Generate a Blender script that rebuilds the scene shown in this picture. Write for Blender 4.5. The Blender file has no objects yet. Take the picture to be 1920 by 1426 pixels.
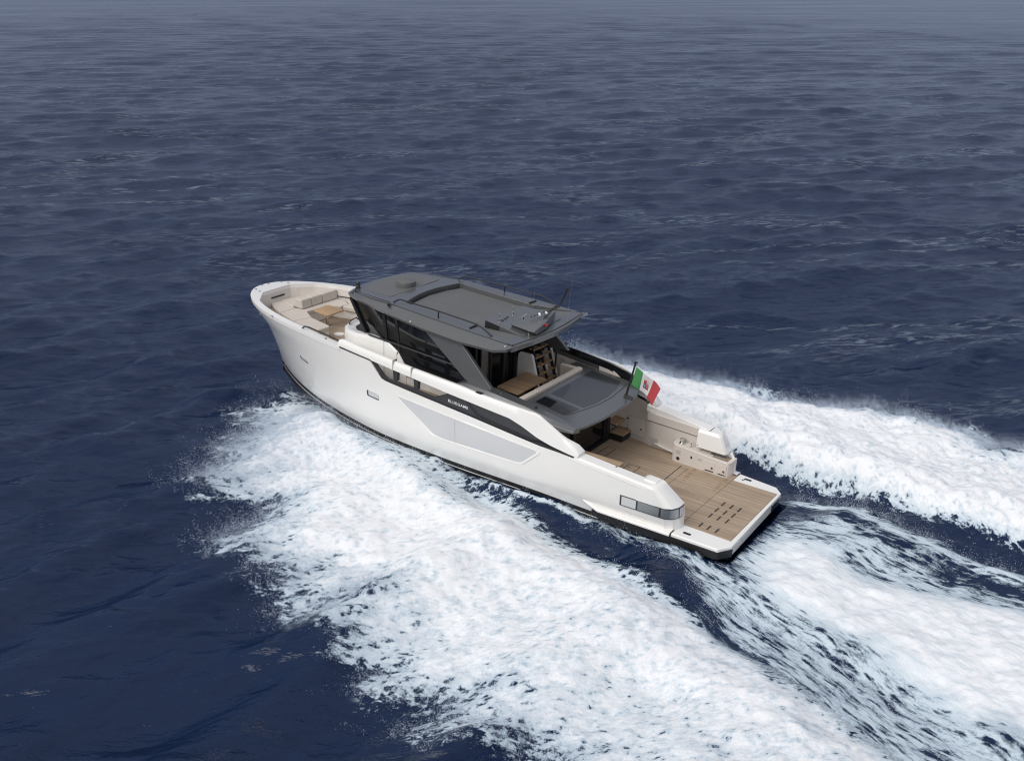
import bpy, bmesh, math, random
import numpy as np
from mathutils import Vector, Matrix
random.seed(7); rng = np.random.default_rng(11)
S = bpy.context.scene
COL = S.collection
R = math.radians

# ------------------------------------------------------------------ camera
TRIM = R(2.55)                                   # the yacht planes bow-up about x = 8
yaw, pit, rol = R(-54.621), R(20.966), R(0.123)
cd = bpy.data.cameras.new('camera'); cam = bpy.data.objects.new('camera', cd); COL.objects.link(cam)
fw = Vector((math.cos(yaw)*math.cos(pit), math.sin(yaw)*math.cos(pit), -math.sin(pit)))
rt = Vector((math.sin(yaw), -math.cos(yaw), 0)); up = rt.cross(fw)
r2 = rt*math.cos(rol)+up*math.sin(rol); u2 = -rt*math.sin(rol)+up*math.cos(rol)
M = Matrix((r2, u2, -fw)).transposed().to_4x4(); M.translation = Vector((-10.607, 28.085, 16.118))
cam.matrix_world = M
cd.sensor_width = 36; cd.lens = 1994.17/1920*36; cd.clip_end = 6000; cd.clip_start = 0.5
S.camera = cam
S.view_settings.view_transform = 'Standard'; S.view_settings.look = 'None'
S.view_settings.exposure = 0.0; S.view_settings.gamma = 1.0
S.cycles.use_denoising = True; S.cycles.adaptive_threshold = .004; S.cycles.filter_width = 1.15; S.cycles.max_bounces = 6; S.cycles.transparent_max_bounces = 8

# ------------------------------------------------------------------ world and sun
SUN_EL, SUN_AZ = R(43), R(78)                    # azimuth measured from +x towards +y
W = bpy.data.worlds.new('World'); S.world = W; W.use_nodes = True
nt = W.node_tree; N = nt.nodes; LK = nt.links
for n in list(N): N.remove(n)
def wn(t, **k):
    n = N.new(t)
    for a, b in k.items(): setattr(n, a, b)
    return n
out = wn('ShaderNodeOutputWorld'); bg = wn('ShaderNodeBackground'); bg.inputs[1].default_value = 0.1
sky = wn('ShaderNodeTexSky', sky_type='NISHITA', sun_disc=False, sun_elevation=SUN_EL, sun_rotation=math.pi/2-SUN_AZ)
tc = wn('ShaderNodeTexCoord'); sep = wn('ShaderNodeSeparateXYZ'); LK.new(tc.outputs['Generated'], sep.inputs[0])
grad = wn('ShaderNodeMapRange'); LK.new(sep.outputs[2], grad.inputs[0])
grad.inputs[1].default_value = 0.34; grad.inputs[2].default_value = 1.05
grad.inputs[3].default_value = 0.0; grad.inputs[4].default_value = 1.0
hz = wn('ShaderNodeMix', data_type='RGBA'); LK.new(grad.outputs[0], hz.inputs[0])
hz.inputs[6].default_value = (2.5, 2.9, 4.02, 1); hz.inputs[7].default_value = (9.6, 9.6, 9.6, 1)
mp = wn('ShaderNodeMapping'); mp.inputs['Scale'].default_value = (1, 1, 3.0); LK.new(tc.outputs['Generated'], mp.inputs[0])
cn = wn('ShaderNodeTexNoise'); cn.inputs['Scale'].default_value = 3.0; cn.inputs['Detail'].default_value = 5; LK.new(mp.outputs[0], cn.inputs['Vector'])
cr = wn('ShaderNodeMapRange'); LK.new(cn.outputs[0], cr.inputs[0]); cr.inputs[1].default_value = .3; cr.inputs[2].default_value = .7
cr.inputs[3].default_value = .75; cr.inputs[4].default_value = 1.2
az = wn('ShaderNodeMapRange'); LK.new(sep.outputs[1], az.inputs[0]); az.inputs[1].default_value = -.2; az.inputs[2].default_value = .9; az.inputs[3].default_value = 0; az.inputs[4].default_value = 1
lo = wn('ShaderNodeMapRange'); LK.new(sep.outputs[2], lo.inputs[0]); lo.inputs[1].default_value = -.02; lo.inputs[2].default_value = .10
azm = wn('ShaderNodeMath', operation='MULTIPLY'); LK.new(az.outputs[0], azm.inputs[0]); LK.new(lo.outputs[0], azm.inputs[1])
bright = wn('ShaderNodeMix', data_type='RGBA'); LK.new(azm.outputs[0], bright.inputs[0]); LK.new(hz.outputs[2], bright.inputs[6]); bright.inputs[7].default_value = (8.0, 7.9, 7.75, 1)   # thinner cloud on the sun's side
mul = wn('ShaderNodeVectorMath', operation='MULTIPLY'); LK.new(bright.outputs[2], mul.inputs[0]); LK.new(cr.outputs[0], mul.inputs[1])
mx = wn('ShaderNodeMix', data_type='RGBA'); mx.inputs[0].default_value = 0.93
LK.new(sky.outputs[0], mx.inputs[6]); LK.new(mul.outputs[0], mx.inputs[7])
LK.new(mx.outputs[2], bg.inputs[0]); LK.new(bg.outputs[0], out.inputs[0])
sl = bpy.data.lights.new('sun', 'SUN'); sl.energy = 1.8; sl.angle = R(40); sl.color = (1, .97, .94)
so = bpy.data.objects.new('sun', sl); COL.objects.link(so)
sd = Vector((math.cos(SUN_EL)*math.cos(SUN_AZ), math.cos(SUN_EL)*math.sin(SUN_AZ), math.sin(SUN_EL)))
so.rotation_euler = (-sd).to_track_quat('-Z', 'Y').to_euler(); so.location = (0, 0, 60)

# ------------------------------------------------------------------ materials
def mat(name, col, rough=.4, metal=0., coat=0., spec=.5, noise=0., nscale=4., bump=0., bscale=60., crough=.05):
    m = bpy.data.materials.new(name); m.use_nodes = True
    t = m.node_tree; b = t.nodes['Principled BSDF']
    b.inputs['Base Color'].default_value = (*col, 1); b.inputs['Roughness'].default_value = rough
    b.inputs['Metallic'].default_value = metal; b.inputs['Coat Weight'].default_value = coat
    b.inputs['Coat Roughness'].default_value = crough; b.inputs['Specular IOR Level'].default_value = spec
    tc = t.nodes.new('ShaderNodeTexCoord')
    if noise:
        n = t.nodes.new('ShaderNodeTexNoise'); n.inputs['Scale'].default_value = nscale; n.inputs['Detail'].default_value = 6
        t.links.new(tc.outputs['Object'], n.inputs['Vector'])
        x = t.nodes.new('ShaderNodeMix'); x.data_type = 'RGBA'; t.links.new(n.outputs[0], x.inputs[0])
        x.inputs[6].default_value = (*[c*(1-noise) for c in col], 1); x.inputs[7].default_value = (*[min(1, c*(1+noise)) for c in col], 1)
        t.links.new(x.outputs[2], b.inputs['Base Color'])
    if bump:
        n = t.nodes.new('ShaderNodeTexNoise'); n.inputs['Scale'].default_value = bscale; n.inputs['Detail'].default_value = 3
        t.links.new(tc.outputs['Object'], n.inputs['Vector'])
        k = t.nodes.new('ShaderNodeBump'); k.inputs['Strength'].default_value = bump; k.inputs['Distance'].default_value = .01
        t.links.new(n.outputs[0], k.inputs['Height']); t.links.new(k.outputs[0], b.inputs['Normal'])
    return m
WHITE = mat('white_gelcoat', (.86, .845, .815), .25, coat=.8, noise=.03, nscale=1.2)
WARM = mat('cream_gelcoat', (.66, .61, .565), .38, coat=.2, noise=.03, nscale=1.5)
GREY = mat('grey_metallic_paint', (.118, .122, .126), .3, metal=.35, coat=.5, noise=.06, nscale=2, crough=.12)
GREYS = mat('grey_satin_panel', (.115, .116, .118), .5, noise=.10, nscale=1.3, bump=.15, bscale=220)
DARK = mat('charcoal_panel', (.036, .037, .041), .38, noise=.1, nscale=3)
BLACK = mat('black_rubber', (.016, .016, .018), .5, noise=.15, nscale=9)
BOTTOM = mat('black_antifouling', (.012, .012, .013), .45, noise=.25, nscale=6)
GLASS = mat('tinted_glass', (.008, .009, .011), .04, spec=.55)
SKYGL = mat('tinted_skylight_glass', (.042, .044, .048), .14, spec=.5, noise=.05, nscale=1)
HULLGL = mat('pale_hull_window_glass', (.60, .607, .62), .2, noise=.05, nscale=.8, coat=.6)
CHROME = mat('polished_steel', (.62, .61, .58), .14, metal=1)
STEELB = mat('brushed_steel', (.42, .43, .43), .32, metal=.9, noise=.1, nscale=12)
FABRIC = mat('beige_upholstery', (.565, .515, .46), .9, spec=.2, noise=.06, nscale=5, bump=.35, bscale=140)
CREAM = mat('cream_upholstery', (.62, .55, .475), .85, spec=.2, noise=.05, nscale=5, bump=.3, bscale=140)
SIGNW = mat('white_lettering', (.85, .85, .85), .4, noise=.01)
VENT = mat('pale_vent_grey', (.46, .45, .44), .5, noise=.05, nscale=20)
BRASS = mat('bronze_fitting', (.25, .2, .13), .3, metal=.9, noise=.1, nscale=20)
GREEN = mat('flag_green', (.06, .25, .085), .8, noise=.08, nscale=8)
FWHITE = mat('flag_white', (.66, .65, .68), .8, noise=.03, nscale=8)
RED = mat('flag_red', (.42, .05, .06), .8, noise=.08, nscale=8)
BLUE = mat('flag_blue', (.03, .10, .42), .8, noise=.05, nscale=8)
GOLD = mat('flag_gold', (.42, .25, .05), .8, noise=.05, nscale=8)
REDL = mat('red_lamp', (.35, .02, .02), .3, noise=.05, nscale=8)

def teak(name, base, width=.07, axis='y', line=.55):
    m = bpy.data.materials.new(name); m.use_nodes = True
    t = m.node_tree; b = t.nodes['Principled BSDF']; nn = t.nodes.new; ln = t.links.new
    tc = nn('ShaderNodeTexCoord'); sp = nn('ShaderNodeSeparateXYZ'); ln(tc.outputs['Object'], sp.inputs[0])
    a = sp.outputs[1] if axis == 'y' else sp.outputs[0]
    dv = nn('ShaderNodeMath'); dv.operation = 'DIVIDE'; ln(a, dv.inputs[0]); dv.inputs[1].default_value = width
    fr = nn('ShaderNodeMath'); fr.operation = 'FRACT'; ln(dv.outputs[0], fr.inputs[0])
    fl = nn('ShaderNodeMath'); fl.operation = 'FLOOR'; ln(dv.outputs[0], fl.inputs[0])
    wn_ = nn('ShaderNodeTexWhiteNoise'); wn_.noise_dimensions = '1D'; ln(fl.outputs[0], wn_.inputs['W'])
    mp = nn('ShaderNodeMapping'); ln(tc.outputs['Object'], mp.inputs[0])
    mp.inputs['Scale'].default_value = (1.2, 22, 22) if axis == 'y' else (22, 1.2, 22)
    n1 = nn('ShaderNodeTexNoise'); n1.inputs['Scale'].default_value = 1.0; n1.inputs['Detail'].default_value = 8; ln(mp.outputs[0], n1.inputs['Vector'])
    n2 = nn('ShaderNodeTexNoise'); n2.inputs['Scale'].default_value = .9; n2.inputs['Detail'].default_value = 4; ln(tc.outputs['Object'], n2.inputs['Vector'])
    ad = nn('ShaderNodeMath'); ad.operation = 'MULTIPLY_ADD'; ln(wn_.outputs[0], ad.inputs[0]); ad.inputs[1].default_value = .35; ln(n1.outputs[0], ad.inputs[2])
    a2 = nn('ShaderNodeMath'); a2.operation = 'MULTIPLY_ADD'; ln(n2.outputs[0], a2.inputs[0]); a2.inputs[1].default_value = .6; ln(ad.outputs[0], a2.inputs[2])
    mr = nn('ShaderNodeMapRange'); ln(a2.outputs[0], mr.inputs[0]); mr.inputs[1].default_value = .55; mr.inputs[2].default_value = 1.35
    x = nn('ShaderNodeMix'); x.data_type = 'RGBA'; ln(mr.outputs[0], x.inputs[0])
    x.inputs[6].default_value = (*[c*.68 for c in base], 1); x.inputs[7].default_value = (*[c*1.3 for c in base], 1)
    g = nn('ShaderNodeMath'); g.operation = 'LESS_THAN'; ln(fr.outputs[0], g.inputs[0]); g.inputs[1].default_value = .11
    gm = nn('ShaderNodeMath'); gm.operation = 'MULTIPLY'; ln(g.outputs[0], gm.inputs[0]); gm.inputs[1].default_value = line
    y = nn('ShaderNodeMix'); y.data_type = 'RGBA'; ln(gm.outputs[0], y.inputs[0]); ln(x.outputs[2], y.inputs[6]); y.inputs[7].default_value = (.05, .042, .036, 1)
    ln(y.outputs[2], b.inputs['Base Color']); b.inputs['Roughness'].default_value = .62; b.inputs['Specular IOR Level'].default_value = .3
    return m
TEAK = teak('teak_decking', (.385, .295, .215), line=.42)
TEAKT = teak('oiled_teak_tabletop', (.43, .285, .17), .11, 'y', .25)
TEAKB = teak('teak_trim', (.33, .235, .155), .12, 'y', .1)

# ------------------------------------------------------------------ mesh helpers
class MB:
    def __init__(s): s.v = []; s.f = []; s.m = []
    def add(s, v, f, m=0):
        o = len(s.v); s.v += [tuple(p) for p in v]; s.f += [tuple(i+o for i in q) for q in f]; s.m += [m]*len(f); return s
    def prism(s, poly, z0, z1, m=0):                 # poly (x,y); z may be callables of (x,y)
        g = lambda z, p: z(*p) if callable(z) else z
        n = len(poly)
        v = [(p[0], p[1], g(z0, p)) for p in poly]+[(p[0], p[1], g(z1, p)) for p in poly]
        f = [tuple(range(n))[::-1], tuple(range(n, 2*n))]+[(i, (i+1) % n, n+(i+1) % n, n+i) for i in range(n)]
        return s.add(v, f, m)
    def prism_y(s, poly, y0, y1, m=0):               # poly (x,z)
        g = lambda y, p: y(*p) if callable(y) else y
        n = len(poly)
        v = [(p[0], g(y0, p), p[1]) for p in poly]+[(p[0], g(y1, p), p[1]) for p in poly]
        f = [tuple(range(n))[::-1], tuple(range(n, 2*n))]+[(i, (i+1) % n, n+(i+1) % n, n+i) for i in range(n)]
        return s.add(v, f, m)
    def prism_x(s, poly, x0, x1, m=0):               # poly (y,z)
        n = len(poly)
        v = [(x0, p[0], p[1]) for p in poly]+[(x1, p[0], p[1]) for p in poly]
        f = [tuple(range(n))[::-1], tuple(range(n, 2*n))]+[(i, (i+1) % n, n+(i+1) % n, n+i) for i in range(n)]
        return s.add(v, f, m)
    def box(s, x0, x1, y0, y1, z0, z1, m=0):
        return s.prism([(x0, y0), (x1, y0), (x1, y1), (x0, y1)], z0, z1, m)
    def loft(s, rings, closed=True, caps=True, m=0):
        n = len(rings[0]); v = [p for r in rings for p in r]; f = []
        for i in range(len(rings)-1):
            for j in range(n if closed else n-1):
                k = (j+1) % n; f.append((i*n+j, i*n+k, (i+1)*n+k, (i+1)*n+j))
        if caps: f += [tuple(range(n))[::-1], tuple(range((len(rings)-1)*n, len(rings)*n))]
        return s.add(v, f, m)
    def tube(s, pts, r, n=8, m=0, r1=None):
        pts = [Vector(p) for p in pts]; rings = []
        for i, p in enumerate(pts):
            d = (pts[min(i+1, len(pts)-1)]-pts[max(i-1, 0)]).normalized()
            a = d.orthogonal().normalized() if i == 0 else (a-d*a.dot(d)).normalized()
            b = d.cross(a); rr = r if r1 is None else r+(r1-r)*i/(len(pts)-1)
            rings.append([tuple(p+(a*math.cos(2*math.pi*k/n)+b*math.sin(2*math.pi*k/n))*rr) for k in range(n)])
        return s.loft(rings, m=m)
    def lathe(s, c, prof, n=24, m=0):                # prof [(r,z)]
        return s.loft([[(c[0]+r*math.cos(2*math.pi*k/n), c[1]+r*math.sin(2*math.pi*k/n), c[2]+z) for k in range(n)] for r, z in prof], m=m)
    def mir(s): s.v = [(x, -y, z) for x, y, z in s.v]; return s
    def build(s, name, mats, parent=None, bevel=0, seg=2, ang=32, base=None, weld=False):
        if base is not None: s.v = [(x-base[0], y-base[1], z-base[2]) for x, y, z in s.v]
        me = bpy.data.meshes.new(name); me.from_pydata(s.v, [], s.f)
        mats = mats if isinstance(mats, (list, tuple)) else [mats]
        for q in mats: me.materials.append(q)
        for p, i in zip(me.polygons, s.m): p.material_index = i
        bm = bmesh.new(); bm.from_mesh(me)
        if weld: bmesh.ops.remove_doubles(bm, verts=bm.verts, dist=1e-4)
        bmesh.ops.recalc_face_normals(bm, faces=bm.faces); bm.to_mesh(me); bm.free()
        for p in me.polygons: p.use_smooth = True
        me.set_sharp_from_angle(angle=R(ang))
        o = bpy.data.objects.new(name, me); COL.objects.link(o)
        if parent: o.parent = parent
        if bevel:
            b = o.modifiers.new('bevel', 'BEVEL'); b.width = bevel; b.segments = seg; b.limit_method = 'ANGLE'; b.angle_limit = R(30)
            b.use_clamp_overlap = True; b.harden_normals = True
        return o
def tw(p):                                           # boat frame -> world
    x, y, z = p[0]-8, p[1], p[2]; c, s_ = math.cos(TRIM), math.sin(TRIM)
    return (x*c-z*s_+8, y, x*s_+z*c)
def tag(o, label, cat, group=None, kind=None):
    if label: o['label'] = label
    if cat: o['category'] = cat
    if group: o['group'] = group
    if kind: o['kind'] = kind
    return o
def place(o, base): o.location = tw(base); o.rotation_euler = (0, -TRIM, 0); return o
def empty(name, base, label, cat, group=None):
    o = bpy.data.objects.new(name, None); COL.objects.link(o); o.empty_display_size = .3
    place(o, base); return tag(o, label, cat, group)
def pch(x, T):                                       # monotone cubic through table [(x,v)]
    T = sorted(T); X = np.array([a for a, _ in T], float); V = np.array([b for _, b in T], float)
    h = np.diff(X); d = np.diff(V)/h; m = np.zeros(len(X)); m[0] = d[0]; m[-1] = d[-1]
    for i in range(1, len(X)-1):
        m[i] = 0 if d[i-1]*d[i] <= 0 else 2*d[i-1]*d[i]/(d[i-1]+d[i])
    x = np.clip(np.asarray(x, float), X[0], X[-1]); i = np.clip(np.searchsorted(X, x)-1, 0, len(X)-2)
    t = (x-X[i])/h[i]
    r = V[i]*(1+2*t)*(1-t)**2+h[i]*m[i]*t*(1-t)**2+V[i+1]*t*t*(3-2*t)+h[i]*m[i+1]*t*t*(t-1)
    return float(r) if np.ndim(r) == 0 else r
def lerp(a, b, t): return a+(b-a)*t

# ================================================================== YACHT
yacht = empty('motor_yacht', (8, 0, 0), 'white motor yacht with dark grey hardtop planing through the open sea', 'yacht')
YB = (8, 0, 0)
def part(mb, name, m, parent=None, bevel=0, **k): return mb.build(name, m, parent or yacht, bevel, base=YB, **k)

# ---- hull form
X0 = 12.
LV = [  # z, half beam, stem x, p, q
 (3.65, 2.95, 21.93, 2.75, 2.0), (3.3, 2.93, 21.87, 2.6, 1.8), (2.7, 2.90, 21.6, 2.4, 1.45), (2.0, 2.85, 21.38, 2.2, 1.28), (1.1, 2.78, 21.12, 2.1, 1.08), (.62, 2.61, 20.93, 2.1, 1.0), (.3, 2.5, 20.7, 2.0, .95)]
def lv(z): return [pch(z, [(l[0], l[k]) for l in LV]) for k in (1, 2, 3, 4)]
AFT = [(-1, .872), (0, .88), (2, .905), (5, .95), (8, .982), (12, 1)]
def yu(u, z):
    w, xe, p, q = lv(z); return w*max(0, 1-u**p)**(1/q)
def xu(u, z): return X0+(lv(z)[1]-X0)*u
def YH(x, z):                                        # hull half breadth at (x, z)
    w, xe, p, q = lv(z)
    if x <= X0: return w*pch(x, AFT)
    u = min(1, (x-X0)/(xe-X0)); return w*max(0, 1-u**p)**(1/q)
TOP = [(-.1, .74), (2.55, .74), (2.6, 2.09), (2.9, 2.11), (5.2, 2.31), (6.4, 2.34), (9.22, 2.6), (11.5, 2.77), (12.7, 2.87), (12.9, 2.92), (13.36, 3.40), (13.5, 3.47), (14.9, 3.55), (16.8, 3.64), (23, 3.66)]
def ztop(x): return float(np.interp(x, [a for a, _ in TOP], [b for _, b in TOP]))
CH = [(0, .42), (4, .5), (7, .58), (10, .55), (13, .62), (16, .72), (19, .68), (22, .62)]
def zch(x): return pch(x, CH)
def hull_cols():
    cols = []
    for x in sorted(set(list(np.linspace(.5, 12, 36))+[2.55, 2.6, 2.9, 5.2, 6.4, 9.22, 11.5])): cols.append(('x', x))
    for x in (12.35, 12.7, 12.9, 13.05, 13.2, 13.36, 13.5, 13.9): cols.append(('x', x))
    u0 = (14.3-X0)/(22.03-X0)
    for k in np.linspace(0, 1, 42): cols.append(('u', 1-(1-u0)*(1-k)**1.8))
    return cols
NR = 16
mb = MB(); grid = {1: [], -1: []}
for kind, c in hull_cols():
    col = []
    if kind == 'x':
        zt, zc = ztop(c), zch(c)
        for r in range(NR+1):
            z = lerp(zt, zc, r/NR); col.append((c, YH(c, z), z))
    else:
        xr = xu(c, 3.65); zt, zc = ztop(xr), zch(xu(c, .62))
        for r in range(NR+1):
            z = lerp(zt, zc, r/NR); col.append((xu(c, z), yu(c, z), z))
    x, y, z = col[-1]; f = y/2.66
    col += [(x, max(0, y-.02), z-.015), (x, max(0, y-.03), z-.17), (x, max(0, y-.03), z-.195), (x, max(0, y-.05), z-.42), (x-.05, max(0, y-.25*f), z-.45), (x-.5*(1-f), 0, -1.05+.9*max(0, (x-15)/6)**2)]
    grid[1].append(col); grid[-1].append([(a, -b, cc) for a, b, cc in col])
for s in (1, -1):
    g = grid[s]; n = len(g[0]); v = [p for c in g for p in c]
    base = len(mb.v); mb.add(v, [])
    for i in range(len(g)-1):
        for j in range(n-1):
            mi = 0 if j < NR else (0 if j == NR+2 else 1)
            mb.f.append(tuple(base+q for q in (i*n+j, (i+1)*n+j, (i+1)*n+j+1, i*n+j+1))); mb.m.append(mi)
part(mb, 'hull', [WHITE, BOTTOM], weld=True, ang=24)
# transom closing
mb = MB(); zz = [.74, .42, .2, -.9]
mb.add([(.5, YH(.5, .74), .74), (.5, YH(.5, .42), .42), (.5, 0, -1), (.5, -YH(.5, .42), .42), (.5, -YH(.5, .74), .74)], [(0, 1, 2, 3, 4)])
part(mb, 'transom', BOTTOM)

def outline(x0, x1, z, off=0., n=40):                # plan outline of hull port side from x0 to x1
    return [(x, YH(x, z)-off) for x in np.linspace(x0, x1, n)]
# ---- bow rim cap: flat white cap from the outer sheer to the inner edge
def bow_outer(n=44):
    o = []
    u0 = (14.9-X0)/(22.03-X0)
    for k in np.linspace(0, 1, n):
        u = 1-(1-u0)*(1-k)**1.8; o.append((xu(u, 3.6), yu(u, 3.6)))
    return o
def bow_inner(p):                                    # matching inner point
    x, y = p
    yi = max(0, y-.25); xi = x
    if x > 20.3:
        lim = 21.12-max(0, yi-.72)*.85; xi = min(x, lim)
        yi = min(yi, max(.0, YH(min(xi, 21.5), 3.6)-.25))
    return xi, yi
mb = MB(); ot = bow_outer()
for s in (1, -1):
    rings = []
    for p in ot:
        q = bow_inner(p); z = ztop(p[0])
        rings.append([(p[0], s*(p[1]+.012*(p[1] > .01)), z-.10), (p[0]+.004, s*(p[1]+.012*(p[1] > .01)), z+.035), (q[0], s*q[1], z+.045), (q[0], s*q[1], z-.16)])
    mb.loft(rings, closed=True, caps=True)
part(mb, 'bow_rim', WHITE, bevel=.02, weld=False)
# inner bulwark lining of the foredeck
mb = MB()
for s in (1, -1):
    rings = []
    for p in ot:
        q = bow_inner(p); z = ztop(p[0])
        k = .18 if q[0] > 20.9 else .05
        rings.append([(q[0], s*q[1], z-.1), (q[0]-k*.5, s*max(0, min(q[1]-.03, YH(q[0]-k*.5, 3.2)-.06)), 3.2), (q[0]-k-.0, s*max(0, min(q[1]-.06, YH(q[0]-k, 2.6)-.07)), 2.6)])
    mb.loft(rings, closed=False, caps=False)
part(mb, 'bulwark_lining', WARM)
mb = MB(); mb.box(20.95, 20.99, -.32, .30, 3.38, 3.42)
mb = MB(); mb.prism([(21.055, -.35), (21.055, .35), (21.02, .35), (21.02, -.35)], 3.36, 3.41); part(mb, 'locker_slot', BLACK)
# cleats/bolts on the bow rim
for x, y in [(21.62, .62), (21.85, .1), (21.82, -.22), (21.62, -.72), (21.3, .72), (21.3, -.80), (18.78, 2.42), (18.78, -2.42), (15.7, 2.72)]:
    mb = MB(); mb.lathe((x, y, ztop(x)+.043), [(.05, 0), (.05, .01), (.042, .018), (.0, .018)], 14); part(mb, 'deck_fitting', STEELB)
# bow fairlead chrome
mb = MB(); mb.lathe((20.35, YH(20.35, 3.2)+.02, 3.2), [(.0, -.03), (.03, -.02), (.035, .01), (.0, .03)], 10); part(mb, 'bow_roller', CHROME)
# foredeck
def ring_deck(x0, x1, z, off, n=30):
    xs = np.linspace(x0, x1, n); a = [(x, max(.02, YH(x, 2.5)-off*.6)) for x in xs]
    return a+[(x, -y) for x, y in a[::-1]]
mb = MB(); mb.prism(ring_deck(15.2, 21.0, 2.6, .26), 2.52, 2.62); part(mb, 'foredeck', TEAK)
# ---- side decks
for s in (1, -1):
    mb = MB()
    xs = list(np.linspace(9.9, 15.4, 18))
    zf = lambda x: float(np.interp(x, [10, 12.5, 13.6, 14.8], [2.46, 2.52, 2.57, 2.62]))
    rings = [[(x, s*1.9, zf(x)-.08), (x, s*(YH(x, 2.5)-.03), zf(x)-.08), (x, s*(YH(x, 2.5)-.03), zf(x)), (x, s*1.9, zf(x))] for x in xs]
    mb.loft(rings); part(mb, 'side_deck', TEAK)

# ---- patches lying on the hull side
def side_patch(polys, off, thick, s=1, zf=None, step=.35):
    bm = bmesh.new()
    for poly in (polys if isinstance(polys[0][0], (tuple, list)) else [polys]):
        vs = [bm.verts.new((x, 0, z)) for x, z in poly]; bm.faces.new(vs)
    bmesh.ops.triangulate(bm, faces=bm.faces[:])
    x0 = min(v.co.x for v in bm.verts); x1 = max(v.co.x for v in bm.verts)
    x = x0+step
    while x < x1:
        bmesh.ops.bisect_plane(bm, geom=bm.verts[:]+bm.edges[:]+bm.faces[:], plane_co=(x, 0, 0), plane_no=(1, 0, 0)); x += step
    z0 = min(v.co.z for v in bm.verts); z1 = max(v.co.z for v in bm.verts); z = z0+.3
    while z < z1:
        bmesh.ops.bisect_plane(bm, geom=bm.verts[:]+bm.edges[:]+bm.faces[:], plane_co=(0, 0, z), plane_no=(0, 0, 1)); z += .3
    bm.verts.index_update(); bm.faces.ensure_lookup_table()
    V = [v.co.copy() for v in bm.verts]; n = len(V)
    m = MB()
    m.v = [(p.x, s*(YH(p.x, p.z)+off), p.z) for p in V]+[(p.x, s*(YH(p.x, p.z)+off-thick), p.z) for p in V]
    for f in bm.faces:
        q = tuple(v.index for v in f.verts); m.f.append(q); m.f.append(tuple(i+n for i in q)[::-1])
    for e in bm.edges:
        if len(e.link_faces) == 1:
            a, b = e.verts[0].index, e.verts[1].index; m.f.append((a, b, b+n, a+n))
    m.m = [0]*len(m.f); bm.free(); return m
def roundpoly(P, r, n=4):
    o = []; k = len(P)
    for i in range(k):
        a, b, c = Vector(P[i-1]), Vector(P[i]), Vector(P[(i+1) % k])
        u, w = (a-b), (c-b); d = min(r, u.length*.45, w.length*.45); p, q = b+u.normalized()*d, b+w.normalized()*d
        for t in np.linspace(0, 1, n): o.append(tuple(p*(1-t)**2+b*2*t*(1-t)+q*t*t))
    return o
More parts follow.
